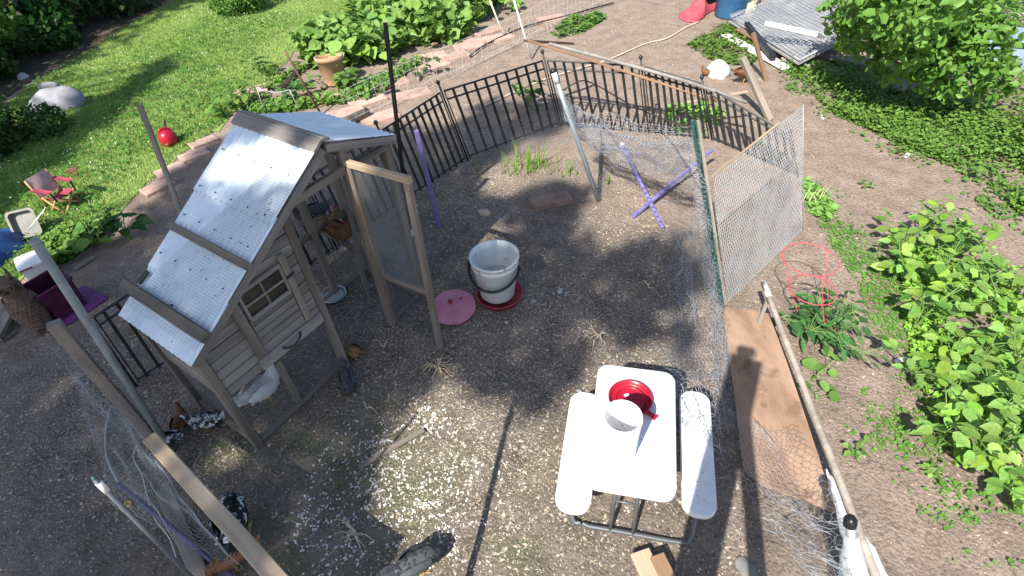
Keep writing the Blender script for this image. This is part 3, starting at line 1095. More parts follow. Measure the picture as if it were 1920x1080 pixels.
# perch inside the run
PQ0, PQ1 = G(575, 412, 0.50), G(668, 468, 0.50)
board('perch', PQ0, PQ1, 0.045, 0.04, wood_frame, coop)
pd = (PQ1 - PQ0)
for t in (0.06, 0.95):
    q = PQ0 + pd * t
    board('perch_leg', q - Vector((0, 0, 0.5)), q - Vector((0, 0, 0.022)), 0.04, 0.035, wood_frame, coop, (1, 0, 0))

# ================================================================== black iron fence
FH = 0.80


def fence_panel(b0, b1, t0, t1, label, nump, finial=True, endpost=False):
    th = thing('iron_fence_panel', label, 'fence', b0, group='black iron fence panels round the run')
    b0, b1, t0, t1 = map(Vector, (b0, b1, t0, t1))

    def at(s, h):
        return lerp(lerp(b0, b1, s), lerp(t0, t1, s), h)
    L = (b1 - b0).length
    for s in ((0.0, 1.0) if endpost else (0.0,)):
        tube_obj('post', [at(s, -0.02), at(s, 1.10 if finial else 1.0)], 0.010, iron, th, 6)
        if finial:
            mb = MB()
            mb.lathe([(0.0, -0.022), (0.013, -0.018), (0.021, -0.006), (0.022, 0.004), (0.014, 0.018), (0.0, 0.022)], 10)
            put('finial', mb.mesh('finial', iron, True), th, tf(at(s, 1.12)))
    e = 0.03 / L
    for h in (1.0, 0.89, 0.06):
        tube_obj('rail', [at(e, h), at(1 - e, h)], 0.0105, iron, th, 4, smooth=False)
    for s in (e, 1 - e):
        tube_obj('frame_bar', [at(s, 0.02), at(s, 1.0)], 0.0065, iron, th, 4, smooth=False)
    for k in range(nump):
        s = (k + 1) / (nump + 1)
        tube_obj('picket', [at(s, 0.03), at(s, 0.995)], 0.0145, iron, th, 4, smooth=False)


F3, F4 = G(878, 301), G(1052, 236)
T3, T4 = T(828, 172, F3), T(1021, 113, F4)
F0 = G(255, 724)
T0 = T(168, 600, F0)
fd = (F3 - F0)
nseg = 4
fp_ = [lerp(F0, F3, k / nseg) for k in range(nseg + 1)]
tp_ = [lerp(T0, T3, k / nseg) for k in range(nseg + 1)]
FL = ['black iron fence panel standing left of the hen house', 'black iron fence panel close behind the low eave of the hen house',
      'black iron fence panel seen through the hen house run', 'black iron fence panel behind the purple stake and tall black post']
for k in range(nseg):
    fence_panel(fp_[k], fp_[k + 1], tp_[k], tp_[k + 1], FL[k], 9)
fence_panel(F3, F4, T3, T4, 'black iron fence panel between purple stake and leaning grey pipe', 9)
F5, F6, F7 = G(1216, 250), G(1335, 262), G(1496, 330)
T5, T6, T7 = T(1203, 124, F5), T(1318, 158, F6), T(1484, 256, F7)
fence_panel(F4, F5, T4, T5, 'black iron fence panel right of the corner, behind the sagging net', 9)
fence_panel(F5, F6, T5, T6, 'black iron fence panel with weeds growing behind its bars', 8)
fence_panel(F6, F7, T6, T7, 'black iron fence panel behind the pale wire mesh screen', 10, endpost=True)

# ================================================================== things in the run
# ---- picnic table
TZ = 0.53
q = [G(*p, TZ) for p in ((1124, 690), (1274, 690), (1258, 925), (1093, 922))]
tc_ = (q[0] + q[1] + q[2] + q[3]) / 4
ey = ((q[0] - q[3]) + (q[1] - q[2])).normalized()
ey.z = 0
ey.normalize()
tw = ((q[1] - q[0]).length + (q[2] - q[3]).length) / 2
tl = ((q[0] - q[3]).length + (q[1] - q[2]).length) / 2
ex_ = ((q[1] - q[0]) + (q[2] - q[3])).normalized()
trz = 0.8 * math.atan2(-ey.x, ey.y) + 0.2 * math.atan2(ex_.y, ex_.x)
table = thing('picnic_table', 'white plastic folding picnic table with two attached benches', 'picnic table', (tc_.x, tc_.y, 0), trz)
mb = MB()
mb.slab(rrect(tw, tl, 0.065), TZ - 0.035, TZ, 0.010)
tab_m = mat('scuffed_table_plastic', (0.60, 0.60, 0.61), (0.78, 0.78, 0.78), scale=3.2, rough=0.5, bump=0.08, bscale=90, spots=(60, 0.72, (0.22, 0.18, 0.14)), lo=0.36, hi=0.56)
put('table_top', mb.mesh('table_top', tab_m), table)
inv = WM[table].inverted()


def bench(pa, pb, wd):
    a, b = inv @ G(*pa, 0.31), inv @ G(*pb, 0.31)
    a.y, b.y = max(a.y, b.y), min(a.y, b.y)
    c = (a + b) / 2
    mb = MB()
    ln = abs(a.y - b.y)
    mb.slab([(x, y) for x, y in rrect(wd, ln, wd * 0.42, 8)], -0.03, 0.0, 0.008)
    o = put('bench', mb.mesh('bench', tab_m), table, WM[table] @ tf((c.x, c.y, 0.31)))
    return c.x, ln


bl, bln = bench((1100, 735), (1072, 960), 0.185)
br, brn = bench((1311, 734), (1303, 966), 0.170)


def ltube(name, pts, r, ma=frame_gr, parent=table, n=8):
    mb = MB()
    mb.tube([Vector(p) for p in pts], r, n)
    return put(name, mb.mesh(name, ma, True), parent)


for sg in (-1, 1):
    ye = sg * (tl * 0.5 - 0.035)
    yi = sg * (tl * 0.5 - 0.17)
    ltube('foot_bar', bez([(bl, yi, 0.285), (bl - 0.01, yi + sg * 0.03, 0.16), (bl + 0.0, ye - sg * 0.02, 0.035), (bl + 0.06, ye, 0.016), (0, ye, 0.016), (br - 0.06, ye, 0.016), (br, ye - sg * 0.02, 0.035), (br + 0.01, yi + sg * 0.03, 0.16), (br, yi, 0.285)], 40), 0.0135)
    for xx in (-0.055, 0.055):
        ltube('leg', [(xx * 1.1, ye, 0.02), (xx, yi, TZ - 0.04)], 0.011)
    ltube('cross_bar', [(-0.058, ye - sg * 0.06, 0.235), (0.058, ye - sg * 0.06, 0.235)], 0.007)

PR = np.c_[rng.uniform(-tw * .47, tw * .47, 70), rng.uniform(-tl * .47, tl * .47, 70), np.full(70, TZ + .0005)]
PB = np.c_[br + rng.uniform(-.075, .075, 60), rng.uniform(-tl * .45, tl * .45, 60), np.full(60, .3105)]
V, F = chips(np.concatenate([PR, PB]), np.full(130, .0075), th=.3)
tag(put('table_grime', np_mesh('table_grime', V, F, mat('dried_mud', (0.10, 0.075, 0.05), (0.22, 0.17, 0.12), rough=.95, bump=0)), table), kind='stuff')
# ---- waterer on the table
dc = G(1181, 752, TZ)
dish = thing('drinking_trough', 'round red plastic drinking trough lying on the white table', 'trough', (dc.x, dc.y, TZ + 0.001), 0.3)
mb = MB()
mb.lathe([(0.0, 0.004), (0.095, 0.004), (0.105, 0.012), (0.112, 0.034), (0.118, 0.034), (0.110, 0.008), (0.10, 0.0), (0.0, 0.0)][::-1], 40)
put('bowl', mb.mesh('bowl', red_pl, True), dish)
mb = MB()
mb.lathe([(0.072, 0.004), (0.074, 0.022), (0.078, 0.022), (0.080, 0.004)], 36, closed=True)
put('inner_ring', mb.mesh('inner_ring', red_pl, True), dish)
mb = MB()
mb.box((-0.013, 0.028, 0.0045), (0.013, 0.045, 0.0065))
put('sticker', mb.mesh('sticker', white_pt), dish)
mb = MB()
mb.box((-0.012, 0, 0), (0.012, 0.055, 0.008))
mb.box((-0.016, 0.045, 0), (0.016, 0.058, 0.010))
dM = tf((dc.x, dc.y, TZ)) @ Matrix.Rotation(math.radians(-140), 4, 'Z') @ tf((0, 0.112, 0.012))
put('tab', mb.mesh('tab', red_pl), dish, dM)
jb = G(1158, 848, TZ)
jt = T(1160, 778, jb)
jh = jt.z - TZ
jar = thing('waterer_reservoir', 'open white plastic reservoir standing upside down on the white table', 'reservoir', (jb.x, jb.y, TZ + 0.001))
mb = MB()
mb.lathe([(0.0, 0.0), (0.080, 0.0), (0.0855, 0.006), (0.0875, jh * 0.6), (0.089, jh), (0.085, jh), (0.082, jh * 0.6), (0.075, 0.012), (0.0, 0.010)], 40)
put('wall', mb.mesh('wall', white_pl, True), jar)
mb = MB()
mb.lathe([(0.088, jh - 0.022), (0.0925, jh - 0.018), (0.0925, jh - 0.012), (0.0885, jh - 0.008)], 40, closed=True)
put('thread', mb.mesh('thread', white_pl, True), jar)

# ---- bucket feeder
bb = G(934, 556)
bt = T(920, 479, bb)
bh = bt.z
buck = thing('feed_bucket', 'milky white bucket with black bail handle standing in a red pan', 'bucket', (bb.x, bb.y, 0.04))
RT, RB = 0.186, 0.135
mb = MB()
H_ = bh - 0.04
mb.lathe([(0.0, 0.0), (RB - 0.01, 0.0), (RB, 0.012), (RB + (RT - RB) * 0.8, H_ * 0.80), (RT - 0.004, H_ * 0.82), (RT - 0.004, H_ * 0.86), (RT - 0.008, H_ * 0.87), (RT - 0.006, H_ - 0.02), (RT + 0.004, H_ - 0.018), (RT + 0.004, H_), (RT - 0.010, H_), (RT - 0.014, H_ * 0.85), (RB - 0.006, 0.016), (0.0, 0.014)], 48)
put('wall', mb.mesh('wall', bucket_m, True), buck)
mb = MB()
mb.lathe([(RB + (RT - RB) * 0.42 - 0.014, H_ * 0.42 - 0.01), (RB + (RT - RB) * 0.42 - 0.010, H_ * 0.42)], 40)
put('water', mb.mesh('water', water_m), buck)
hA = math.radians(-18)
hp = []
for k in range(21):
    a = math.pi * k / 20
    # bail hanging down on the near side
    hp.append((math.cos(a) * (RT + 0.014), -math.sin(a) * (RT + 0.02) * 0.92 - 0.01, H_ * 0.83 - math.sin(a) * 0.13))
ca, sa = math.cos(hA), math.sin(hA)
hp = [(x * ca - y * sa, x * sa + y * ca, z) for x, y, z in hp]
mb = MB()
mb.tube([Vector(p) for p in hp], 0.011, 8)
put('bail_handle', mb.mesh('bail_handle', black_pl, True), buck)
pan = thing('feeder_pan', 'dusty red feeder pan under the white bucket', 'feeder pan', (bb.x + 0.015, bb.y - 0.01, 0.0))
mb = MB()
mb.lathe([(0.0, 0.0), (0.15, 0.0), (0.165, 0.006), (0.182, 0.055), (0.188, 0.055), (0.188, 0.060), (0.178, 0.060), (0.160, 0.012), (0.0, 0.010)], 44)
put('rim_bowl', mb.mesh('rim_bowl', red_dull, True), pan)
# ---- pink lid
lc = G(851, 580)
lid = thing('bucket_lid', 'round faded pink plastic lid with red knob lying beside the bucket', 'lid', (lc.x, lc.y, 0.012), rot=Matrix.Rotation(math.radians(5), 3, 'X') @ Matrix.Rotation(0.3, 3, 'Z'))
mb = MB()
mb.lathe([(0.0, 0.012), (0.165, 0.012), (0.172, 0.006), (0.178, 0.010), (0.178, 0.026), (0.172, 0.030), (0.165, 0.027), (0.150, 0.030), (0.06, 0.038), (0.0, 0.042)], 48)
put('disc', mb.mesh('disc', pink_pl, True), lid)
mb = MB()
mb.lathe([(0.016, 0.036), (0.012, 0.048), (0.020, 0.056), (0.016, 0.066), (0.0, 0.068)], 14, o=(-0.01, 0.035, 0))
put('knob', mb.mesh('knob', red_pl, True), lid)
mb = MB()
mb.lathe([(0.012, 0.03), (0.012, 0.041), (0.0, 0.042)], 12, o=(0.075, 0.045, 0))
put('plug', mb.mesh('plug', red_dull, True), lid)
# ---- steel bowl
sb = G(628, 560)
mb = MB()
mb.lathe([(0.0, 0.0), (0.075, 0.0), (0.082, 0.006), (0.098, 0.05), (0.106, 0.053), (0.106, 0.056), (0.094, 0.054), (0.078, 0.012), (0.0, 0.008)], 32)
bo = thing('steel_bowl', 'shiny steel bowl of water on the ground inside the hen house run', 'bowl', (sb.x, sb.y, 0))
put('shell', mb.mesh('shell', steel, True), bo)
mb = MB()
mb.lathe([(0.080, 0.030), (0.084, 0.036)], 28)
put('water', mb.mesh('water', water_m), bo)

# ---- stakes and posts
def stake(name, px0, px1, r, ma, label, cat='stake', group=None, square=False, top=None, base=None, up=None, parts=None):
    b = base if base is not None else G(*px0)
    t = top if top is not None else (T(*px1, b) if up is None else G(*px1, up))
    th = thing(name, label, cat, (b.x, b.y, min(b.z, t.z)), group=group)
    if square:
        board('shaft', b, t, r * 2, r * 2, ma, th, (0.3, -1, 0.2))
    else:
        tube_obj('shaft', [b, lerp(b, t, 0.5), t], r, ma, th, 10)
    return th, b, t


def collar(th, b, t, s0, s1, r, ma, name):
    return tube_obj(name, [lerp(b, t, s0), lerp(b, t, s1)], r, ma, th, 10)


def tpost(name, b, t, label, ma, wd=0.032, studs=True, cat='post'):
    th = thing(name, label, cat, (b.x, b.y, b.z))
    x = (t - b).normalized()
    side = x.cross(Vector((0.2, -1, 0))).normalized()
    fr = side.cross(x)
    board('flange', b, t, wd, 0.006, ma, th, fr)
    board('rib', b + fr * 0.0165, t + fr * 0.0165 - x * 0.01, 0.005, 0.026, ma, th, fr)
    if studs:
        k = 0.12
        while k < 0.98:
            p = lerp(b, t, k) - fr * 0.004
            board('stud', p - side * 0.006, p + side * 0.006, 0.012, 0.010, ma, th, fr)
            k += 0.05
    return th


bp_, tp2 = G(768, 432), T(722, 42, G(768, 432))
tpost('tall_fence_post', bp_, tp2, 'tall black metal post standing beyond the open hen house door', iron, 0.034)
cb_ = G(768, 436)
mb = MB()
mb.lathe([(0, 0), (0.022, 0), (0.02, 0.03), (0.012, 0.045), (0.016, 0.055), (0.0, 0.06)], 12)
tag(put('bottle_top', mb.mesh('bottle_top', white_pt, True), None, tf((cb_.x + 0.03, cb_.y - 0.05, 0.0))), 'small white plastic bottle top on the ground at the tall black post', 'bottle top')
pg, pgt = G(1122, 376), T(1037, 132, G(1122, 376))
th, b, t = stake('leaning_pipe', None, None, 0.022, pipe_grey, 'leaning grey metal pipe with a white label near its top', 'pipe', base=pg, top=pgt)
collar(th, b, t, 0.99, 1.005, 0.0235, black_pl, 'end_cap')
collar(th, b, t, 0.915, 0.985, 0.0228, white_pt, 'label_sleeve')
gb, gt = G(1354, 575), T(1300, 226, G(1354, 575))
tpost('green_fence_post', gb, gt, 'dark green metal fence post at the edge of the pale mesh screen', green_post, 0.036)
gpole = board('backing_lath', gb + Vector((0.035, 0.02, 0)), gt + Vector((0.035, 0.02, -0.01)), 0.022, 0.014, wood_grey, None, (0, -1, 0))
tag(gpole, 'thin weathered lath fixed along the right side of the green post', 'lath')
# purple stakes
stake('purple_stake', (823, 425), (780, 245), 0.019, purple, 'upright purple stake in front of the iron fence', 'stake', square=True)
xa, xb = G(1243, 428), T(1165, 270, G(1243, 428))
xa2 = xa
xs, b, t = stake('punched_purple_stake', None, None, 0.015, purple, 'purple stake with a row of holes and a white tip, crossing another', 'stake', base=xa, top=G(1165, 270, 0.42), square=True)
collar(xs, b, t, 0.975, 1.0, 0.024, white_pt, 'tip')
for k in range(8):
    p = lerp(b, t, 0.07 + k * 0.055)
    d_ = (CC - p).normalized()
    mb = MB()
    tube_obj('hole', [p + d_ * 0.014, p + d_ * 0.0185], 0.010, black_pl, xs, 8)
collar(xs, b, t, 0.0, 0.03, 0.022, purple, 'foot')
stake('crossed_purple_stake', None, None, 0.015, purple, 'plain purple stake lying slantwise across the punched one', 'stake', base=G(1187, 406, 0.02), top=G(1335, 281, 0.20), square=True)
# stakes left of the hen house
stake('grey_stake', (345, 412), (262, 197), 0.021, wood_grey, 'tall grey wooden stake behind the white roof, beside the lawn', 'stake', square=True)
b = G(322, 846)
t = T(65, 452, b)
th, b, t = stake('grey_pole', None, None, 0.021, mat('dull_pipe', (0.17, 0.19, 0.185), (0.27, 0.29, 0.28), scale=7, rough=0.6, bump=0.15), 'thick grey pole leaning beside the owl decoy', 'pole', base=b, top=t)
collar(th, b, t, 0.992, 1.004, 0.0222, stone_g, 'cap')
b = G(306, 846)
t = T(100, 606, b)
bpost = board('brown_fence_post', b, t, 0.062, 0.05, wood_frame, None, (0.6, -1, 0))
tag(bpost, 'stout brown wooden post beside the thick grey pole', 'post')
# timber rail close to the camera and the post that carries it
r0, r1 = G(283, 822, 0.36), G(560, 1130, 0.52)
rail = board('timber_rail', r0, r1, 0.078, 0.045, wood_light, None, (0, 0, 1))
tag(rail, 'pale sawn timber rail running towards the camera at lower left', 'timber rail')
rp = lerp(r0, r1, 0.985)
tag(board('rail_post', (rp.x, rp.y, 0), (rp.x, rp.y, rp.z - 0.03), 0.07, 0.07, wood_frame, None, (0, -1, 0)), 'wooden post under the near end of the pale timber rail', 'post')
rp = lerp(r0, r1, 0.012)
tag(board('rail_post', (rp.x - 0.02, rp.y + 0.02, 0), (rp.x - 0.02, rp.y + 0.02, rp.z - 0.028), 0.05, 0.05, wood_frame, None, (0, -1, 0)), 'slender wooden post under the far end of the pale timber rail', 'post')


def closest(pa, da, pb, db):
    n_ = da.cross(db)
    n2 = db.cross(n_)
    return pa + da * ((pb - pa).dot(n2) / da.dot(n2))


tb = G(455, 1180)
tt = T(178, 898, tb)
th, b, t = stake('capped_conduit', None, None, 0.0085, frame_gr, 'thin grey pole with a white collar at lower left, netting hung from it', 'pole', base=tb, top=tt)
collar(th, b, t, 0.945, 0.985, 0.0105, white_pt, 'collar')
collar(th, b, t, 0.985, 1.01, 0.007, green_post, 'nipple')
sk1 = closest(CC, ray(-700, 1085), G(965, 740), SUN_D)
sk0 = G(868, 1125)
tag(board('slim_stake', sk0, sk1, 0.03, 0.03, wood_grey, None, (0, -1, 0.2)), 'slim stake beside the camera whose thin shadow falls before the table', 'stake')
pl0, pl1 = G(222, 908, 0.10), G(440, 1085, 0.03)
th = thing('purple_garden_pole', 'dull purple pole lying on the ground at lower left', 'pole', (pl1.x, pl1.y, 0.0))
tube_obj('shaft', [pl0, pl1 - Vector((0, 0, 0.01))], 0.014, mat('dull_purple', (0.07, 0.06, 0.13), (0.12, 0.10, 0.20), rough=0.6, bump=0.1), th)
bc = G(243, 946)
mb = MB()
mb.lathe([(0, 0), (0.020, 0), (0.022, 0.006), (0.022, 0.018), (0.012, 0.02), (0.008, 0.012), (0, 0.012)], 16)
tag(put('brass_fitting', mb.mesh('brass_fitting', brass, True), None, tf((bc.x, bc.y, 0))), 'small round brass fitting on the ground by the purple pole', 'fitting')
tag(board('ground_board', G(305, 915, 0.012), G(385, 1100, 0.014), 0.085, 0.022, wood_frame, None), 'weathered board lying flat on the ground at lower left', 'board')
tag(board('ground_lath', G(672, 876, 0.01), G(795, 806, 0.01), 0.034, 0.016, wood_frame, None), 'dark lath lying on the ground before the hen house', 'lath')
hose = [G(x, y, 0.012) for x, y in ((208, 765), (200, 800), (199, 845), (207, 875), (222, 903))]
tag(tube_obj('grey_hose', bez(hose, 30), 0.008, pipe_grey), 'grey hose curving over the ground to the purple pole', 'hose')
cord = [G(x, y, 0.006) for x, y in ((258, 830), (250, 858), (266, 890), (276, 930), (290, 972), (318, 1010), (332, 1052))]
tag(tube_obj('garden_twine', bez(cord, 30), 0.0028, galv_b), 'thin white twine trailing over the soil at lower left', 'twine')
# scraps at the bottom
sc0, sc1 = G(1200, 1035, 0.045), G(1240, 1120, 0.05)
tag(board('timber_offcut', sc0, sc1, 0.105, 0.035, wood_light, None), 'pale timber offcut at the bottom edge, under a darker one', 'offcut')
tag(board('split_offcut', G(1232, 1042, 0.085), G(1270, 1120, 0.088), 0.075, 0.03, wood_brown, None), 'split brown timber offcut lying on the pale one', 'offcut')
tag(board('offcut_prop', G(1243, 1075, 0.014), G(1285, 1130, 0.014), 0.06, 0.026, wood_frame, None), 'dark block of wood under the brown offcut', 'block')
sp_ = G(1398, 1066)
rock('slate_stone', (sp_.x, sp_.y), (0.06, 0.045, 0.016), slate_m, 'flat grey slate stone at the bottom edge', seed=4)
sp_ = G(909, 401)
rock('field_stone', (sp_.x, sp_.y), (0.068, 0.042, 0.04), stone_t, 'tan rounded stone on the soil beyond the bucket', seed=2)
for px, lb, s in (((1050, 547), 'small grey stone right of the red feeder pan', 0.03), ((1000, 565), 'little grey stone nearest the red feeder pan', 0.024), ((950, 745 - 140), 'grey stone in front of the red feeder pan', 0.02),
                  ((1088, 780 - 45), 'dark round stone above the picnic table bench', 0.018)):
    sp_ = G(*px)
    rock('small_stone', (sp_.x, sp_.y), (s, s * 0.8, s * 0.7), stone_g, lb, seed=int(s * 1000))
pv = thing('paver', 'single brown paving block lying alone inside the run', 'paver', G(1033, 380), math.radians(12))
mb = MB()
mb.slab([(-0.2, -0.085), (0.2, -0.085), (0.2, 0.085), (-0.2, 0.085)], -0.004, 0.05, 0.008)
put('block', mb.mesh('block', mat('brown_paver', (0.20, 0.13, 0.10), (0.30, 0.21, 0.165), scale=9, rough=0.95, bump=0.3)), pv)


# ---- dried plant remains
def husk(name, px, n, ln, label, seed, flat=0.25, ma=husk_m):
    r_ = random.Random(seed)
    p = G(*px)
    th = thing(name, label, 'plant remains', (p.x, p.y, 0))
    for k in range(n):
        a = r_.uniform(0, 2 * math.pi) if flat < 0.5 else r_.uniform(-2.6, 0.5)
        l_ = ln * r_.uniform(0.5, 1.1)
        d_ = Vector((math.cos(a), math.sin(a), 0))
        s_ = Vector((-d_.y, d_.x, 0))
        w_ = r_.uniform(0.003, 0.008)
        mb = MB()
        vs = []
        bend = r_.uniform(-0.4, 0.4)
        z0 = r_.uniform(0.004, 0.03)
        for j in range(6):
            t_ = j / 5
            c_ = d_ * (l_ * t_) + s_ * (bend * l_ * t_ * t_)
            z_ = max(0.003, z0 + 0.05 * math.sin(t_ * 3) * r_.random() - z0 * t_)
            ww = w_ * (1 - t_ * 0.8)
            vs += [c_ + s_ * ww + Vector((0, 0, z_)), c_ - s_ * ww + Vector((0, 0, z_)), c_ + Vector((0, 0, z_ + 0.004))]
        fs = []
        for j in range(5):
            o_ = j * 3
            for (i0, i1) in ((0, 2), (2, 1), (1, 0)):
                fs.append((o_ + i0, o_ + i1, o_ + 3 + i1, o_ + 3 + i0))
        mb.add(vs, fs)
        put('dry_blade', mb.mesh('dry_blade', ma), th)


husk('dried_root_tuft', (822, 690), 26, 0.13, 'pale tuft of dry stalks on the ground below the open door', 3, ma=straw_m)
husk('dried_husk', (1123, 632), 9, 0.16, 'curled dry leaves lying above the picnic table', 5)
husk('dried_stalk', (668, 1000), 11, 0.17, 'sprawling dry leaf stalk on the feed-strewn ground', 9)
husk('dried_leaf_scrap', (1090, 560), 3, 0.09, 'short pale dry scrap right of the bucket', 12, ma=straw_m)
husk('dried_leaf_scrap', (690, 770), 2, 0.15, 'long dry leaf in front of the hen house', 15)
husk('dried_leaf_scrap', (1215, 540), 4, 0.10, 'curled dry scraps beside the hanging net', 18, ma=straw_m)
husk('dried_leaf_scrap', (720, 652), 3, 0.13, 'grey dry leaf near the foot of the hen house post', 21)

# ================================================================== hens
def hen(px, ang, s, ma, label, z=0.0, pose='stand', tailm=None, comb=True, legs=True, loc=None):
    """ang: heading on the ground in degrees (0 = +X, right; 90 = away)"""
    p = loc if loc is not None else G(px[0], px[1], z)
    th = thing('hen', label, 'hen', (p.x, p.y, z), math.radians(ang))
    if pose == 'peck':
        sp = [(-.205, .225, .008, .012), (-.17, .215, .03, .035), (-.12, .20, .055, .062), (-.05, .175, .078, .08), (.02, .165, .085, .085), (.085, .155, .075, .075), (.13, .135, .05, .052), (.165, .10, .034, .036), (.185, .06, .027, .028), (.20, .035, .022, .022), (.212, .018, .012, .012), (.22, .008, .003, .003)]
    elif pose == 'sit':
        sp = [(-.20, .17, .008, .012), (-.165, .155, .03, .035), (-.11, .135, .06, .062), (-.04, .105, .085, .085), (.03, .095, .09, .085), (.085, .11, .078, .078), (.115, .15, .05, .05), (.13, .195, .034, .034), (.14, .23, .028, .028), (.155, .25, .026, .025), (.175, .25, .017, .016), (.195, .245, .004, .004)]
    else:
        sp = [(-.20, .27, .008, .012), (-.165, .245, .03, .035), (-.11, .205, .058, .064), (-.04, .175, .08, .083), (.03, .165, .086, .086), (.085, .18, .074, .076), (.12, .215, .05, .052), (.138, .26, .034, .035), (.15, .295, .027, .028), (.166, .315, .026, .025), (.186, .315, .017, .016), (.206, .308, .004, .004)]
    n = 14
    mb = MB()
    vs = []
    for i, (x, z_, a, b) in enumerate(sp):
        q0 = sp[max(0, i - 1)]
        q1 = sp[min(len(sp) - 1, i + 1)]
        t_ = Vector((q1[0] - q0[0], 0, q1[1] - q0[1])).normalized()
        u_ = Vector((-t_.z, 0, t_.x))
        for j in range(n):
            f = 2 * math.pi * j / n
            rr = 1 + 0.05 * math.sin(j * 3.1 + i * 1.7)
            vs.append((Vector((x, 0, z_)) + Vector((0, 1, 0)) * a * math.cos(f) * rr + u_ * b * math.sin(f) * rr) * s)
    fs = [tuple(range(n))[::-1], tuple((len(sp) - 1) * n + j for j in range(n))]
    for i in range(len(sp) - 1):
        for j in range(n):
            fs.append((i * n + j, i * n + (j + 1) % n, (i + 1) * n + (j + 1) % n, (i + 1) * n + j))
    mb.add(vs, fs)
    body = put('body', mb.mesh('body', ma, True), th)
    sm = body.modifiers.new('smooth', 'SUBSURF')
    sm.levels = sm.render_levels = 1
    mb = MB()                                            # overlapping body feathers
    fr_ = random.Random(int(ang * 7 + s * 100))
    for i in range(1, len(sp) - 3):
        for j in range(n * 2):
            jj = (j // 2) % n
            c_ = Vector((sp[i][0], 0, sp[i][1])) * s
            p_ = lerp(vs[i * n + jj], vs[i * n + (jj + 1) % n], 0.5 if j % 2 else 0.0)
            if i + 1 < len(sp):
                p_ = lerp(p_, vs[(i + 1) * n + jj], fr_.uniform(0, 0.6))
            o_ = (p_ - c_)
            if o_.length < 1e-5:
                continue
            o_.normalize()
            back = Vector((sp[i - 1][0] - sp[i + 1][0], 0, sp[i - 1][1] - sp[i + 1][1])).normalized()
            sd = back.cross(o_).normalized()
            L_ = fr_.uniform(.022, .036) * s * (0.55 if i > 6 else 1)
            w_ = L_ * 0.42
            p_ = p_ + o_ * .002 * s
            mb.add([p_, p_ + back * L_ * .5 + sd * w_ + o_ * .003 * s, p_ + back * L_ + o_ * fr_.uniform(.003, .010) * s, p_ + back * L_ * .5 - sd * w_ + o_ * .003 * s], [(0, 1, 2), (0, 2, 3)])
    put('plumage', mb.mesh('plumage', ma), th)
    zc = sp[4][1]
    for sg in (-1, 1):                                   # folded wings
        mb = MB()
        vs = []
        for i in range(9):
            t_ = i / 8
            x = .075 - .235 * t_
            hw = .055 * math.sin(math.pi * min(1, t_ * 0.85 + 0.12)) ** 0.8
            zc_ = zc + .03 + .035 * t_ if pose != 'sit' else zc + .03 + .02 * t_
            yo = .083 * math.sqrt(max(0.05, 1 - ((x + .02) / .2) ** 2)) + 0.003
            for k in range(5):
                v_ = (k / 4 - 0.5) * 2
                vs.append(Vector((x, sg * (yo + .010 * (1 - v_ * v_) - (0.02 if v_ > 0.6 else 0)), zc_ + v_ * hw)) * s)
        fs = []
        for i in range(8):
            for k in range(4):
                f_ = (i * 5 + k, i * 5 + k + 1, i * 5 + 6 + k, i * 5 + 5 + k)
                fs.append(f_ if sg > 0 else f_[::-1])
        mb.add(vs, fs)
        put('wing', mb.mesh('wing', ma, True), th)
    mb = MB()                                            # tail fan
    z0, x0 = sp[1][1], sp[1][0]
    for k in range(7):
        a = (k - 3) * 0.16
        tip = Vector((x0 - .12 * math.cos(a), .075 * math.sin(a) * 1.6, z0 + .075 - abs(k - 3) * .014))
        rt = Vector((x0 + .03, .012 * (k - 3), z0))
        s_ = Vector((0, .016, .004))
        md = lerp(rt, tip, 0.6)
        mb.add([(rt - s_ * .5) * s, (rt + s_ * .5) * s, (md + s_) * s, (tip) * s, (md - s_) * s, (md + Vector((0, 0, .006))) * s], [(0, 1, 5), (1, 2, 5), (2, 3, 5), (3, 4, 5), (4, 0, 5), (0, 4, 3, 2, 1)])
    put('tail', mb.mesh('tail', tailm or ma), th)
    hx, hz = sp[-3][0], sp[-3][1]
    if comb:
        mb = MB()
        pr = [(-.02, .018), (-.022, .036), (-.012, .030), (-.006, .042), (.004, .032), (.012, .038), (.018, .022), (.016, .012)]
        off = Vector((hx, 0, hz))
        vs = [((Vector((x, y_, z_)) + off) * s) for y_ in (-.003, .003) for x, z_ in pr]
        k = len(pr)
        fs = [tuple(range(k)), tuple(range(2 * k - 1, k - 1, -1))] + [(i, k + i, k + (i + 1) % k, (i + 1) % k) for i in range(k)]
        mb.add(vs, fs)
        put('comb', mb.mesh('comb', red_pl), th)
    for sg in (-1, 1):
        mb = MB()
        mb.lathe([(0, -.004), (.004, 0), (0, .004)], 8, o=((hx + .008) * s, sg * .0195 * s, (hz + .006) * s))
        put('eye', mb.mesh('eye', black_pl), th)
    if legs:
        for sg in (-1, 1):
            mb = MB()
            h_ = .10 if pose != 'sit' else .04
            mb.tube([Vector((.0, sg * .035, h_)) * s, Vector((-.012, sg * .037, .05 if pose != 'sit' else .02)) * s, Vector((0.0, sg * .038, .006)) * s], [.016 * s, .008 * s, .006 * s], 6)
            for a in (-0.5, 0, 0.5, math.pi):
                mb.tube([Vector((0, sg * .038, .006)) * s, Vector((.04 * math.cos(a), sg * .038 + .04 * math.sin(a), .004)) * s], .004 * s, 5)
            put('leg', mb.mesh('leg', mat('hen_leg', (0.35, 0.22, 0.05), (0.45, 0.3, 0.1), rough=0.6, bump=0)), th)
    return th


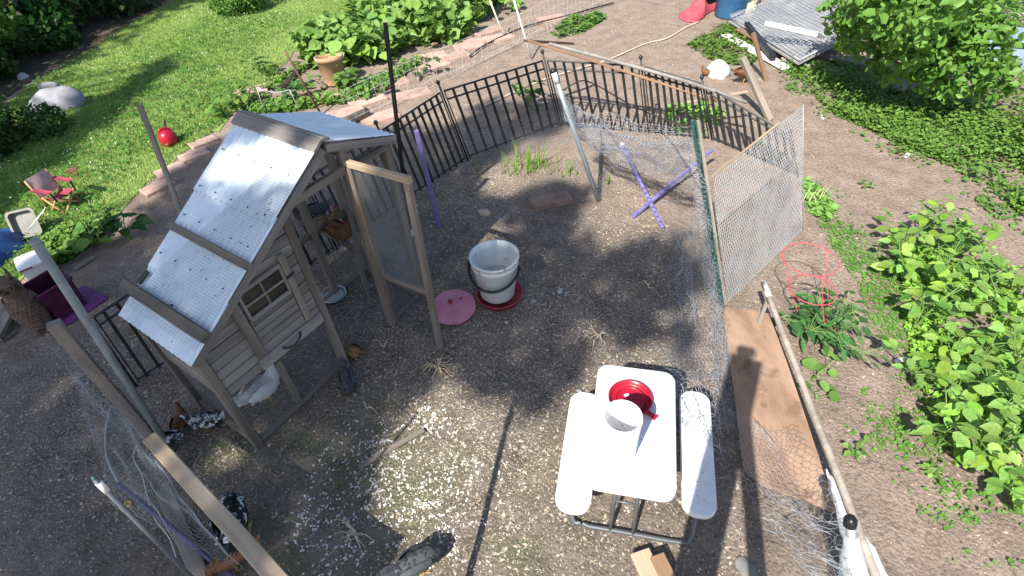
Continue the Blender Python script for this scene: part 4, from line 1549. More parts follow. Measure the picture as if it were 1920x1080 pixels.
hm_white = mat('white_feathers', (0.70, 0.71, 0.71), (0.86, 0.87, 0.87), scale=22, rough=0.9, bump=0.35, bscale=60)
hm_black = mat('black_feathers', (0.008, 0.010, 0.012), (0.03, 0.035, 0.04), scale=22, rough=0.5, bump=0.35, bscale=60)
hm_brown = mat('rust_feathers', (0.10, 0.045, 0.022), (0.22, 0.105, 0.05), scale=18, rough=0.8, bump=0.35, bscale=60)
hm_gold = mat('golden_feathers', (0.12, 0.075, 0.035), (0.27, 0.18, 0.095), scale=18, rough=0.8, bump=0.35, bscale=60)
hm_spec = mat('speckled_feathers', (0.015, 0.017, 0.02), (0.55, 0.57, 0.6), scale=38, rough=0.8, bump=0.35, bscale=60, lo=0.47, hi=0.53)
hm_grey = mat('grey_feathers', (0.05, 0.055, 0.06), (0.085, 0.09, 0.095), scale=34, rough=0.8, bump=0.35, bscale=60)
hm_pied = mat('pied_feathers', (0.010, 0.012, 0.014), (0.62, 0.64, 0.67), scale=13, rough=0.8, bump=0.35, bscale=60, lo=0.53, hi=0.57)
zp = 0.521
hen(None, 205, 0.78, hm_black, 'black hen roosting at the far end of the perch in the hen house', zp, 'sit', loc=lerp(PQ0, PQ1, 0.18))
hen(None, 20, 0.72, hm_gold, 'golden brown hen roosting in the middle of the perch', zp, 'sit', loc=lerp(PQ0, PQ1, 0.47))
hen(None, -35, 0.72, hm_brown, 'rusty brown hen roosting at the near end of the perch', zp, 'sit', loc=lerp(PQ0, PQ1, 0.74))
hen((508, 752), 60, 0.86, hm_white, 'white hen standing under the plank-walled nest box', pose='stand')
hen((392, 800), 185, 0.62, hm_spec, 'black and white speckled hen beside the corner post of the hen house', pose='sit')
hen((345, 800), 100, 0.55, hm_brown, 'small brown hen left of the speckled one', pose='sit')
hen((322, 845), 200, 0.55, hm_pied, 'small dark hen half hidden by the pale timber rail', pose='peck')
hen((455, 995), 115, 0.98, hm_pied, 'large black and white hen right of the pale timber rail', pose='peck', tailm=hm_black)
hen((445, 1062), 200, 0.66, hm_brown, 'brown hen under the near part of the pale timber rail', pose='peck')
hen((793, 1066), 30, 0.70, hm_grey, 'grey hen pecking at the bottom edge of the picture', pose='peck')
hen((665, 668), 150, 0.55, hm_gold, 'tan hen behind the middle post of the hen house', pose='sit')
hen((655, 728), -70, 0.62, hm_grey, 'dark grey hen resting at the foot of the middle post', pose='sit')
hen((1392, 156), 10, 0.75, hm_brown, 'rust red hen outside the fence behind the grey stake', pose='peck')
hen((1325, 143), 170, 0.5, hm_brown, 'rust red hen left of the round white bag', pose='sit')

# ================================================================== netting
pA, pB = lerp(pg, pgt, 0.80), lerp(gb, gt, 0.97)
nb0, nb1 = T(1078, 262, pg + Vector((0.1, 0.3, 0))), T(1288, 338, gb + Vector((0.05, 0.75, 0)))
nt0, nt1 = lerp(pg, pgt, 0.84), lerp(gb, gt, 0.965)
net('sagging_net', [nt0, nt1, nb1, nb0], 0.032, 0.0016, galv, sag=0.07, wob=0.045, wfreq=5,
    label='sagging wire netting strung between grey pipe and green post', cat='netting', seed=2)
net('crumpled_net', [lerp(nt0, nb0, 0.55) + Vector((0.05, 0.10, 0)), lerp(nt1, nb1, 0.50) + Vector((0.03, 0.15, 0)), nb1 + Vector((0.0, 0.12, 0)), nb0 + Vector((0.05, 0.1, 0))], 0.028, 0.0012, galv, sag=0.06, wob=0.10, wfreq=7,
    label='crumpled wire netting behind the lower part of the sagging one', cat='netting', seed=6)
tag(tube_obj('net_rope', bez([lerp(pg, pgt, 0.86), T(1100, 152, F4 + Vector((0.35, -0.1, 0))), T(1180, 195, F5 + Vector((-0.1, -0.3, 0))), T(1240, 222, F5 + Vector((0.3, -0.6, 0))), nt1], 30), 0.007, black_pl), 'black cord sagging from the grey pipe to the green post', 'cord')
net('hanging_net', [lerp(pg, pgt, 0.75), lerp(pg, pgt, 0.75) + Vector((0.10, 0.08, 0)), pg + Vector((0.09, 0.06, 0.01)), pg + Vector((0.01, 0.01, 0.01))], 0.028, 0.0013, wire_m, wob=0.03, wfreq=4,
    label='narrow strip of netting hanging down the leaning grey pipe', cat='netting', seed=9)
net('draped_net', [G(1262, 432, 0.02), lerp(gb, gt, 0.66), G(1372, 700, 0.10), G(1248, 700, 0.02)], 0.030, 0.0010, galv, sag=0.10, wob=0.05, wfreq=6,
    label='wire netting draped from green post down to the picnic table', cat='netting', seed=4, lo=0.008)
net('bunched_net', [lerp(gb, gt, 0.93) - Vector((0.07, 0.02, 0)), lerp(gb, gt, 0.93) - Vector((0.01, 0.0, 0)), gb + Vector((-0.01, 0, 0.01)), gb + Vector((-0.10, 0.05, 0.01))], 0.020, 0.0013, galv, wob=0.05, wfreq=6,
    label='bunched wire netting wound down the green post', cat='netting', seed=14)
net('netting_roll', [G(1335, 575, 0.06), G(1366, 575, 0.10), G(1375, 800, 0.10), G(1338, 800, 0.05)], 0.024, 0.0010, galv, wob=0.07, wfreq=8,
    label='rolled edge of netting beside the plywood sheet', cat='netting', seed=24, lo=0.008)
net('table_edge_net', [G(1248, 690, 0.30), G(1345, 700, 0.22), G(1350, 850, 0.34), G(1285, 800, 0.36)], 0.032, 0.0013, galv, wob=0.05, wfreq=4,
    label='loose netting lying over the right bench of the table', cat='netting', seed=5)
net('near_net', [G(1372, 770, 0.28), G(1500, 800, 0.40), G(1600, 985, 0.66), G(1400, 905, 0.30)], 0.036, 0.0011, galv, sag=0.08, wob=0.05, wfreq=3,
    label='wide-meshed wire netting hanging over the lower end of the plywood', cat='netting', seed=3)
net('near_net_fold', [G(1400, 905, 0.30), G(1600, 985, 0.66), G(1612, 1110, 0.62), G(1545, 1110, 0.35)], 0.032, 0.0010, galv, wob=0.09, wfreq=5,
    label='folded netting below the black-capped post at lower right', cat='netting', seed=8)
net('fence_net', [lerp(F3, T3, 0.42) + Vector((0.02, -0.08, 0)), lerp(F4, T4, 0.36) + Vector((0.05, -0.08, 0)), F4 + Vector((0.08, -0.42, 0.01)), F3 + Vector((0.15, -0.12, 0.01))], 0.034, 0.0015, wire_m, wob=0.07, wfreq=4,
    label='dull wire netting along the foot of the corner fence panel', cat='netting', seed=11)
# fine black bird netting over the roof
net('bird_netting', [cw(0.86, -0.05, roofz(0.86) + 0.036), cw(0.86, 0.20, roofz(0.86) + 0.036), cw(0.0, DEP + 0.02, roofz(0.0) + 0.040), cw(0.0, -0.05, roofz(0.0) + 0.040)], 0.018, 0.0005, wire_d, hexa=False,
    label='fine dark bird netting stretched over the lower white roof', cat='netting', seed=12)
net('left_net', [T(130, 690, G(230, 800)), r0 + Vector((-0.02, 0, 0.0)), lerp(r0, r1, 0.75) + Vector((-0.12, 0, -0.2)), tt + Vector((0, 0, -0.12))], 0.03, 0.00055, galv, sag=0.06, wob=0.03, wfreq=3,
    label='slack wire netting between pale timber rail and thin grey pole', cat='netting', seed=19)
bpm = b = G(306, 846)
net('post_net', [T(120, 630, b) + Vector((-0.05, -0.05, 0)), T(160, 640, b) + Vector((0.04, 0, 0)), b + Vector((0.10, -0.02, 0.02)), b + Vector((-0.08, -0.08, 0.02))], 0.024, 0.0007, galv, wob=0.03, wfreq=5,
    label='netting wrapped round the stout brown post', cat='netting', seed=27)
# pale mesh screen
sB = G(1505, 432)
sT = T(1506, 196, sB)
gTop = T(1326, 335, gb)
scr = thing('mesh_screen', 'upright pale wire mesh screen right of the green post', 'screen', (gb.x, gb.y, 0))
net('wire_mesh', [gTop + Vector((0.04, 0.02, 0)), sT, sB + Vector((0, 0, 0.01)), gb + Vector((0.05, 0.03, 0.01))], 0.031, 0.0020, mat('pale_wire', (0.46, 0.46, 0.455), (0.58, 0.58, 0.57), rough=0.5, bump=0), scr, wob=0.006, wfreq=3)
net('wire_mesh', [gTop + Vector((0.05, 0.035, 0)), sT + Vector((0.01, 0.016, 0)), sB + Vector((0.01, 0.016, 0.01)), gb + Vector((0.06, 0.045, 0.01))], 0.036, 0.0012, galv, scr, wob=0.006, wfreq=3, seed=5)
board('edge_strip', gTop + Vector((0.04, 0.025, 0)), lerp(gTop, sT, 0.72), 0.016, 0.010, wood_light, scr, (0, -1, 0.3))
tube_obj('edge_wire', [sB, sT], 0.0025, galv, scr, 6)

# ================================================================== right edge: plywood, poles, sheeting
A_, B_, C_, D_ = G(1354, 577, 0.05), G(1442, 588, 0.24), G(1568, 962, 0.24), G(1396, 900, 0.05)
mb = MB()
vs = []
nu, nv = 5, 12
ply_o = A_.copy()
ply_o.z = 0
for lay in (0, 1):
    for i in range(nv + 1):
        for j in range(nu + 1):
            u_, v_ = j / nu, i / nv
            p = lerp(lerp(A_, B_, u_), lerp(D_, C_, u_), v_)
            p = p + Vector((0, 0, 0.02 * math.sin(v_ * 3.0) + 0.012 * math.sin(u_ * 3.1) - 0.012 * lay - (0.015 if False else 0)))
            if i == nv and j in (0,):
                p = lerp(p, lerp(A_, D_, 0.9), 0.5)
            vs.append(p - ply_o)
n1 = (nu + 1) * (nv + 1)
fs = []
for i in range(nv):
    for j in range(nu):
        a = i * (nu + 1) + j
        fs.append((a + nu + 1, a + nu + 2, a + 1, a))
        fs.append((n1 + a, n1 + a + 1, n1 + a + nu + 2, n1 + a + nu + 1))
rim = [j for j in range(nu + 1)] + [(i + 1) * (nu + 1) - 1 for i in range(1, nv + 1)] + [nv * (nu + 1) + j for j in range(nu - 1, -1, -1)] + [i * (nu + 1) for i in range(nv - 1, 0, -1)]
for k in range(len(rim)):
    a, b = rim[k], rim[(k + 1) % len(rim)]
    fs.append((a, b, n1 + b, n1 + a))
mb.add(vs, fs)
ply2 = mat('plywood_face', (0.23, 0.14, 0.09), (0.40, 0.265, 0.18), scale=3.5, rough=0.85, bump=0.2, bscale=10, stretch=(2.2, 0.5, 1), spots=(5, 0.63, (0.20, 0.12, 0.08)))
tag(put('plywood_sheet', mb.mesh('plywood_sheet', ply2), None, tf(ply_o)), 'brown plywood sheet propped on edge right of the picnic table', 'plywood')
for k, (a, b) in enumerate(((B_, 0.12), (C_, 0.9))):
    p = lerp(B_, C_, b)
    tag(board('prop_block', (p.x + 0.01, p.y, 0), (p.x + 0.01, p.y, p.z - 0.02), 0.05, 0.04, wood_frame, None, (1, 0, 0)), ('wooden block propping the far end of the plywood sheet', 'wooden block propping the near end of the plywood sheet')[k], 'block')
q0, q1 = G(1432, 530, 0.50), G(1650, 1100, 0.36)
pole = thing('peeled_pole', 'long grey wooden pole with a white painted tip along the plywood', 'pole', (q1.x, q1.y, q1.z))
pts = [lerp(q0, q1, k / 9) + Vector((rnd.uniform(-.004, .004), rnd.uniform(-.004, .004), rnd.uniform(-.003, .003))) for k in range(10)]
tube_obj('shaft', pts, 0.017, wood_grey, pole, 8, r1=0.020)
tube_obj('painted_tip', [lerp(q0, q1, -0.004), lerp(q0, q1, 0.07)], 0.0185, white_pt, pole, 8)
pq = lerp(q0, q1, 0.06)
tag(board('pole_prop', (pq.x + 0.02, pq.y + 0.02, 0), (pq.x + 0.02, pq.y + 0.02, pq.z - 0.015), 0.022, 0.022, wood_grey, None, (0, -1, 0)), 'short stake holding up the white-tipped end of the long pole', 'stake')
# white sheeting along the pole
S_ = [G(1546, 880, 0.30), G(1556, 884, 0.33), G(1690, 1120, 0.36), G(1608, 1120, 0.20)]
mb = MB()
so_ = S_[3].copy()
so_.z = 0
vs = []
for lay in (0, 1):
    for i in range(13):
        for j in range(5):
            u_, v_ = j / 4, i / 12
            p = lerp(lerp(S_[0], S_[1], u_), lerp(S_[3], S_[2], u_), v_) + Vector((0, 0, 0.012 * math.sin(i * 1.9 + j * 1.3) - 0.004 * lay))
            vs.append(p - so_)
fs = []
for i in range(12):
    for j in range(4):
        a = i * 5 + j
        fs += [(a, a + 1, a + 6, a + 5), (65 + a + 5, 65 + a + 6, 65 + a + 1, 65 + a)]
rim = list(range(5)) + [i * 5 + 4 for i in range(1, 13)] + [60 + j for j in (3, 2, 1, 0)] + [i * 5 for i in range(11, 0, -1)]
fs += [(rim[k], 65 + rim[k], 65 + rim[(k + 1) % len(rim)], rim[(k + 1) % len(rim)]) for k in range(len(rim))]
mb.add(vs, fs)
tag(put('white_sheeting', mb.mesh('white_sheeting', tarp_w, True), None, tf(so_)), 'strip of crinkled white sheeting hung along the long pole', 'sheeting')
cp0, cp1 = G(1612, 1250, 0.0), G(1595, 975, 0.78)
cpost = thing('black_capped_post', 'post with a round black cap wrapped in clear film at lower right', 'post', cp0)
tube_obj('shaft', [cp0, cp1], 0.020, pipe_grey, cpost, 12)
mb = MB()
mb.lathe([(0.024, -0.03), (0.026, -0.01), (0.024, 0.006), (0.016, 0.017), (0.0, 0.021)], 16)
put('cap', mb.mesh('cap', black_pl, True), cpost, frame_m(cp1, cp1 + Vector((1, 0, 0)), (cp1 - cp0)))
ff = [lerp(cp0, cp1, k / 12) for k in range(12)]
mb = MB()
mb.tube([p - cp0 for p in ff], [0.045 + 0.010 * math.sin(k * 1.7) for k in range(11)] + [0.027], 14, cap=False)
put('film', mb.mesh('film', film_m, True), cpost)

# ================================================================== security camera mast (its shadow falls across the plywood)
mast = thing('camera_mast', 'wooden mast carrying the security camera, out of view behind the lens', 'mast', (0.12, -0.28, 0))
mt = CC - CF * 0.13 + Vector((0, -0.02, -0.07))
board('post', (0.12, -0.28, -0.02), mt, 0.20, 0.07, wood_frame, mast, (-0.545, -0.839, 0))
board('brace', (0.78, -0.32, -0.02), lerp((0.12, -0.28, 0), mt, 0.93), 0.08, 0.05, wood_frame, mast, (-0.545, -0.839, 0))
camera_body = tube_obj('camera_housing', [CC - CF * 0.025, CC - CF * 0.04, CC - CF * 0.19], [0.030, 0.036, 0.036], white_pl, mast, 20)

# ================================================================== plants
def leaf_mesh(name, ma, shape='ovate'):
    """one leaf, unit length along +X, cupped and folded on its midrib"""
    prof = {'ovate': [(0.0, 0.03), (0.12, 0.24), (0.32, 0.36), (0.55, 0.33), (0.78, 0.19), (1.0, 0.0)],
            'round': [(0.0, 0.05), (0.1, 0.36), (0.35, 0.50), (0.65, 0.48), (0.88, 0.28), (1.0, 0.0)],
            'lance': [(0.0, 0.02), (0.2, 0.14), (0.45, 0.17), (0.7, 0.12), (0.88, 0.06), (1.0, 0.0)]}[shape]
    vs, fs = [], []
    for x, w_ in prof:
        dz = -0.22 * x * x
        vs += [(x, w_, dz + 0.10 * w_ + 0.05), (x, 0, dz), (x, -w_, dz + 0.10 * w_ + 0.05)]
    for i in range(len(prof) - 1):
        a = i * 3
        fs += [(a, a + 1, a + 4, a + 3), (a + 1, a + 2, a + 5, a + 4)]
    me = bpy.data.meshes.new(name)
    me.from_pydata(vs, [], fs)
    me.polygons.foreach_set('use_smooth', [True] * len(fs))
    me.materials.append(ma)
    return me


LEAF = {k: leaf_mesh('leaf', *a) for k, a in dict(b=(lf_bright,), m=(lf_mid,), y=(lf_yel,), r=(lf_bright, 'round'), rm=(lf_mid, 'round'), d=(lf_dark,), t=(lf_tomato, 'lance'), t2=(lf_tomato,), g=(lf_dark, 'lance')).items()}


def plant(name, label, p, h, nl, ls, spread, kinds, seed, cat='plant', group=None, stems=3, droop=0.25, outward=0.9, ztop=0.35):
    r_ = random.Random(seed)
    th = thing(name, label, cat, (p[0], p[1], 0), group=group)
    tips = []
    mb = MB()
    for s in range(stems):
        a = 2 * math.pi * (s + r_.random() * 0.6) / stems
        d_ = Vector((math.cos(a), math.sin(a), 0))
        e = d_ * spread * r_.uniform(0.25, 0.75) + Vector((0, 0, h * r_.uniform(0.75, 1.05)))
        mid = e * 0.5 + Vector((0, 0, h * 0.12)) - d_ * spread * 0.08
        mb.tube([Vector((0, 0, -0.01)), mid, e], [0.007, 0.005, 0.003], 5)
        tips.append((mid, e))
    for k in range(nl):
        mid, e = tips[k % stems]
        t_ = r_.uniform(0.15, 1.0)
        base = lerp(mid * 0.5, e, t_) if t_ > 0.4 else lerp(Vector((0, 0, h * 0.1)), mid, t_ * 2.4)
        a = r_.uniform(0, 2 * math.pi)
        d_ = Vector((math.cos(a), math.sin(a), r_.uniform(-droop, 0.45)))
        pet = base + d_ * ls * r_.uniform(0.3, outward) + Vector((0, 0, 0.02))
        pet.z = max(pet.z, ls * ztop)
        mb.tube([base, pet], 0.0022, 3, cap=False)
        L = ls * r_.uniform(0.65, 1.2)
        nrm = Vector((r_.uniform(-0.45, 0.45), r_.uniform(-0.45, 0.45), 1))
        M = frame_m(WM[th].translation + pet, WM[th].translation + pet + Vector((d_.x, d_.y, r_.uniform(-0.35, 0.15))), nrm) @ Matrix.Scale(L, 4)
        put('leaf', LEAF[r_.choice(kinds)], th, M)
    put('stem', mb.mesh('stem', stem_m), th)
    return th


def cover(name, px, n, size, h, ma, label, cat='ground cover', dens=None, up=0.65, asp=0.75, world=None):
    poly = world or gpoly(px)
    if dens is None:
        dens = lambda X, Y: np.clip((vnoise(X, Y, 2.2, 43) + 0.7 * vnoise(X, Y, 7.5, 44) - 0.45) * 1.7, 0.03, 1)
    P = sample_poly(poly, n, dens)
    hz = np.minimum(rng.random(len(P)), rng.random(len(P)) * 1.4) * h * (0.5 + vnoise(P[:, 0], P[:, 1], 2.5, 41))
    V, F = leaf_cloud(np.c_[P, ground_z(P[:, 0], P[:, 1]) + 0.006 + hz], size * rng.uniform(0.55, 1.35, len(P)), up=up, asp=asp, six=True)
    return tag(put(name, np_mesh(name, V, F, ma)), label, cat, kind='stuff')


# bean-like weeds at the right
spots = [(1700, 440), (1745, 420), (1800, 455), (1850, 500), (1690, 500), (1760, 520), (1815, 560), (1880, 560), (1730, 590), (1790, 640), (1850, 660), (1900, 690), (1735, 700), (1800, 730), (1860, 760), (1910, 800), (1780, 810), (1840, 850), (1895, 890), (1960, 640), (1960, 800)]
wl = ['bright green broad-leaved weed at the top tip of the right bed', 'broad-leaved weed second from the tip of the right bed', 'bright weed at the far right shoulder of the leafy bed', 'tall bright weed on the far right of the leafy bed near the path',
      'broad-leaved weed on the left edge of the bed nearest the tomato cage', 'bright weed inside the upper half of the right bed', 'bright weed right of centre in the upper bed', 'broad-leaved weed at the right frame edge of the upper bed',
      'left-edge weed above the yellowish gap in the bed', 'bright weed in the very middle of the right bed', 'bright weed right of the middle of the bed', 'weed at the right frame edge of the middle bed',
      'left-edge weed casting a black shadow on bare soil', 'large-leaved weed in the lower half of the bed', 'bright weed right of centre in the lower bed', 'weed at the right frame edge of the lower bed',
      'weed at the lower left tip of the bed', 'bright weed near the bottom of the right bed', 'lowest weed of the bed at the right frame edge', 'weed mostly cut off by the right frame edge, upper one', 'weed mostly cut off by the right frame edge, lower one']
for k, (px, lb) in enumerate(zip(spots, wl)):
    p = G(*px, 0.16)
    plant('broad_leaved_weed', lb, (p.x, p.y), 0.24 + 0.10 * (k % 3), 30, 0.092, 0.28, ['b', 'b', 'b', 'm', 'y'], 100 + k, group='broad-leaved weeds in the right bed', stems=4)
cover('bed_undergrowth', [(1680, 480), (1800, 430), (1920, 540), (1990, 700), (1990, 900), (1900, 920), (1790, 880), (1730, 760), (1700, 640)], 5200, 0.034, 0.10, lf_yel, 'small yellowish green weeds filling the gaps of the right bed')
sparse = lambda X, Y: np.clip((vnoise(X, Y, 2.0, 51) + 0.7 * vnoise(X, Y, 7.0, 52) + 0.5 * vnoise(X, Y, 19.0, 53) - 0.95) * 1.6, 0.015, 1)
cover('path_weeds', [(1510, 330), (1640, 380), (1700, 480), (1700, 640), (1740, 780), (1780, 900), (1920, 920), (1920, 1080), (1800, 1090), (1700, 940), (1640, 860), (1580, 800), (1640, 660), (1610, 540), (1530, 420)], 2600, 0.024, 0.02, lf_mid, 'sparse low weeds creeping over the bare path at right', dens=sparse, up=0.8)
cover('band_ground_cover', [(1470, 130), (1560, 120), (1700, 180), (1860, 215), (1990, 250), (1990, 440), (1900, 400), (1790, 320), (1680, 270), (1560, 215), (1500, 160)], 21000, 0.036, 0.13, lf_mid, 'dense green ground cover along the far side of the path', dens=lambda X, Y: np.clip((vnoise(X, Y, 1.2, 61) + 0.8 * vnoise(X, Y, 5, 63) - 0.35) * 1.3, 0.05, 1))
cover('band_fringe', [(1440, 120), (1500, 110), (1700, 170), (2000, 240), (2000, 480), (1890, 430), (1760, 330), (1660, 290), (1540, 225), (1470, 165)], 2600, 0.04, 0.05, lf_mid, 'loose low weeds fringing the green band along the path', dens=lambda X, Y: np.clip((vnoise(X, Y, 3, 64) - 0.35) * 2, 0.02, 1))
cover('far_ground_cover', [(1700, 170), (1780, 60), (1860, -40), (2100, -40), (2100, 420), (1920, 300)], 12000, 0.05, 0.20, lf_mid, 'thick green undergrowth beyond the young tree at right', dens=lambda X, Y: np.clip(vnoise(X, Y, 0.9, 62) * 1.8 - 0.2, 0.08, 1))
cover('grass_patch', [(1285, 85), (1330, 55), (1380, 40), (1420, 60), (1440, 100), (1400, 125), (1340, 118)], 2200, 0.05, 0.05, lf_mid, 'patch of green weeds beside the pile of boards')
cover('small_weed_patch', [(1030, 62), (1060, 38), (1120, 24), (1140, 34), (1100, 58), (1050, 72)], 800, 0.06, 0.08, lf_mid, 'small weed patch on the bare dirt beyond the fence')
cover('lawn_edge_weeds', [(80, 470), (130, 440), (170, 430), (215, 405), (190, 450), (140, 490), (100, 500)], 2300, 0.05, 0.10, lf_mid, 'leafy weeds at the lawn edge near the white box')
cover('post_weeds', [(1500, 345), (1530, 345), (1565, 395), (1550, 420), (1515, 400)], 500, 0.05, 0.08, lf_bright, 'clump of weeds at the foot of the pale mesh screen')
cover('fence_weeds', [(1235, 205), (1300, 200), (1360, 215), (1330, 262), (1260, 250)], 450, 0.06, 0.12, lf_bright, 'weeds growing up behind the iron fence')
cover('bed_edge_weeds', [(440, 215), (500, 165), (560, 130), (640, 150), (700, 140), (760, 120), (800, 110), (700, 190), (600, 200), (520, 215)], 2600, 0.06, 0.09, lf_mid, 'low weeds between the red pavers of the garden bed', dens=lambda X, Y: np.clip(vnoise(X, Y, 1.6, 71) * 2 - 0.6, 0.02, 1))
cover('meadow_weeds', [(400, 20), (440, -10), (520, -30), (500, 5), (440, 25)], 900, 0.09, 0.25, lf_mid, 'rough weeds on the far edge of the lawn')
for px, lb, k in (((1598, 852), 'small bright weed alone on the bare path', 1), ((1620, 355), 'small grey-green weed right of the mesh screen', 2), ((1815, 330 - 20), 'little weed on the far side of the path', 3), ((1740, 890), 'single seedling left of the date stamp area', 4)):
    p = G(*px)
    plant('path_weed', lb if k != 4 else 'single bright seedling at the lower right path edge', (p.x, p.y), 0.06, 9, 0.05, 0.07, ['b', 'm'], 300 + k, stems=3)
# tomato and seedling
p = G(1545, 625, 0.06)
tom = None
for k, (dx_, dy_) in enumerate(((0, 0), (-0.13, 0.02), (0.13, 0.03), (0.02, -0.13))):
    pass
tom = plant('tomato_plant', 'dark green tomato plant sprawling under the red wire cage', (p.x, p.y), 0.27, 140, 0.095, 0.52, ['t', 't', 't2'], 7, stems=9, droop=0.5, outward=1.3)
p = G(1522, 712)
plant('squash_seedling', 'bright round-leaved seedling below the tomato plant', (p.x, p.y), 0.10, 7, 0.085, 0.16, ['r'], 8, stems=2)
p = G(1530, 752)
plant('round_leaf_seedling', 'single dusty round-leaved seedling beside the long pole', (p.x, p.y), 0.06, 3, 0.10, 0.08, ['rm'], 9, stems=1)
# red tomato cage
cage_b = G(1535, 625)
cage = thing('tomato_cage', 'red wire tomato cage of stacked hoops over the tomato plant', 'tomato cage', (cage_b.x, cage_b.y, 0))


def hoop(px, z, r):
    c = G(*px, z)
    pts = [c + Vector((r * math.cos(2 * math.pi * k / 28), r * math.sin(2 * math.pi * k / 28), 0)) for k in range(28)]
    tube_obj('hoop', pts, 0.0031, cage_red, cage, 6, closed=True)
    return c, r


hz = [((1519, 486), 0.60, 0.172), ((1524, 543), 0.37, 0.150), ((1533, 600), 0.14, 0.125)]
hc = [hoop(*a) for a in hz]
for k in range(3):
    a = 2 * math.pi * k / 3 + 0.5
    pts = [hc[i][0] + Vector((math.cos(a), math.sin(a), 0)) * hc[i][1] for i in range(3)]
    e = Vector((hc[2][0].x * 2 - hc[1][0].x * 1, hc[2][0].y * 2 - hc[1][0].y, 0)) + Vector((math.cos(a), math.sin(a), 0)) * 0.05
    e = lerp(pts[2], e, 0.8)
    e.z = -0.01
    tube_obj('leg', pts + [e], 0.0028, cage_red, cage, 6)
# grass tuft by the fence
def tuft(name, px, n, h, label, ma=lf_yel, spread=0.16):
    p = G(*px)
    th = thing(name, label, 'grass', (p.x, p.y, 0))
    for k in range(n):
        a = rnd.uniform(0, 6.28)
        b = Vector((rnd.gauss(0, spread), rnd.gauss(0, spread * 0.6), 0))
        hh = h * rnd.uniform(0.6, 1.15)
        ln = Vector((math.cos(a), math.sin(a), 0)) * hh * rnd.uniform(0.1, 0.5)
        mb = MB()
        mb.tube([b, b + ln * 0.3 + Vector((0, 0, hh * 0.6)), b + ln + Vector((0, 0, hh))], [0.006, 0.005, 0.001], 4, cap=False)
        put('blade', mb.mesh('blade', ma), th)


tuft('tall_grass_tuft', (990, 318), 34, 0.26, 'tuft of tall yellow-green grass at the foot of the iron fence')
tuft('small_grass_tuft', (1072, 330), 8, 0.14, 'few grass blades beside the leaning grey pipe', spread=0.07)
tuft('stray_grass_tuft', (1140, 345), 3, 0.13, 'lone grass blade in the bare corner by the net', spread=0.02)
tuft('path_grass_tuft', (1520, 380), 7, 0.16, 'dry pale grass at the foot of the mesh screen', straw_m, 0.06)
p = G(990, 200)
plant('fence_plant', 'leafy green plant growing just behind the corner fence panel', (p.x, p.y), 0.34, 34, 0.10, 0.34, ['m', 'd', 'm'], 31, stems=5)
# squash patch at the top
SQ = gpoly([(560, 130), (640, 60), (700, 0), (760, -40), (960, -40), (930, 20), (880, 70), (800, 100), (700, 120), (640, 130)])
SP = sample_poly(SQ, 24)
for k, (x, y) in enumerate(SP):
    plant('squash_plant', 'bright green squash plant in the dense patch beyond the lawn edge', (x, y), 0.42, 13, 0.21, 0.5, ['r', 'b', 'y'], 500 + k, group='squash plants crowding the far garden patch', stems=4, ztop=0.6)
cover('squash_foliage', None, 5200, 0.16, 0.45, lf_bright, 'mass of squash leaves filling the patch between the plants', world=SQ, up=0.55, asp=0.9)
for px, lb, k, kk in (((560, 185), 'dark leafy plant under the small wire frame beyond the roof', 1, ['d', 'm']), ((790, 145), 'dark blue-green plant among the red pavers', 2, ['g', 'd']), ((650, 165), 'large-leaved plant in front of the terracotta pot', 3, ['rm']), ((470, 195), 'small bright plant at the corner of the lawn', 4, ['m']), ((500, 140), 'dark purplish shrub at the lawn edge by the log', 5, ['d', 'g']), ((960, 20), 'squash plant beside the white stakes', 6, ['b']), ((700, 180), 'small weed between two red pavers', 7, ['m']), ((185, 460), 'big-leaved weed at the lower lawn edge', 8, ['m', 'rm']), ((245, 450), 'dark small weed on the soil left of the roof', 9, ['d']), ((420, 215), 'low plant at the corner behind the roof ridge', 10, ['m'])):
    p = G(*px)
    plant('garden_plant', lb, (p.x, p.y), 0.24, 22, 0.12, 0.3, kk, 700 + k, stems=4)

# ================================================================== left cluster and lawn
def crumple(name, px_poly, z, ma, label, cat, amp=0.05, n=14, seed=1, thick=0.01):
    """crumpled cloth over four ground pixels (TL, TR, BR, BL)"""
    c = [G(*p) for p in px_poly]
    o_ = c[3].copy()
    vs = []
    for lay in (0, 1):
        for i in range(n + 1):
            for j in range(n + 1):
                u_, v_ = j / n, i / n
                p = lerp(lerp(c[0], c[1], u_), lerp(c[3], c[2], u_), v_)
                e = math.sin(math.pi * u_) * math.sin(math.pi * v_)
                hh = z * e ** 0.5 * (0.55 + 0.9 * float(vnoise(u_, v_, 4, seed))) + amp * (float(vnoise(u_, v_, 9, seed + 1)) - 0.4) * e
                p = p + Vector(((float(vnoise(u_, v_, 3, seed + 4)) - 0.5) * 0.12, (float(vnoise(u_, v_, 3, seed + 5)) - 0.5) * 0.12, max(0.002, hh) + (thick if lay == 0 else 0)))
                vs.append(p - o_)
    fs = []
    m1 = n + 1
    N = m1 * m1
    for i in range(n):
        for j in range(n):
            a = i * m1 + j
            fs += [(a + m1, a + m1 + 1, a + 1, a), (N + a, N + a + 1, N + a + m1 + 1, N + a + m1)]
    rim = list(range(m1)) + [i * m1 + n for i in range(1, m1)] + [n * m1 + j for j in range(n - 1, -1, -1)] + [i * m1 for i in range(n - 1, 0, -1)]
    fs += [(rim[k], rim[(k + 1) % len(rim)], N + rim[(k + 1) % len(rim)], N + rim[k]) for k in range(len(rim))]
    mb = MB()
    mb.add(vs, fs)
    return tag(put(name, mb.mesh(name, ma, True), None, tf(o_)), label, cat)


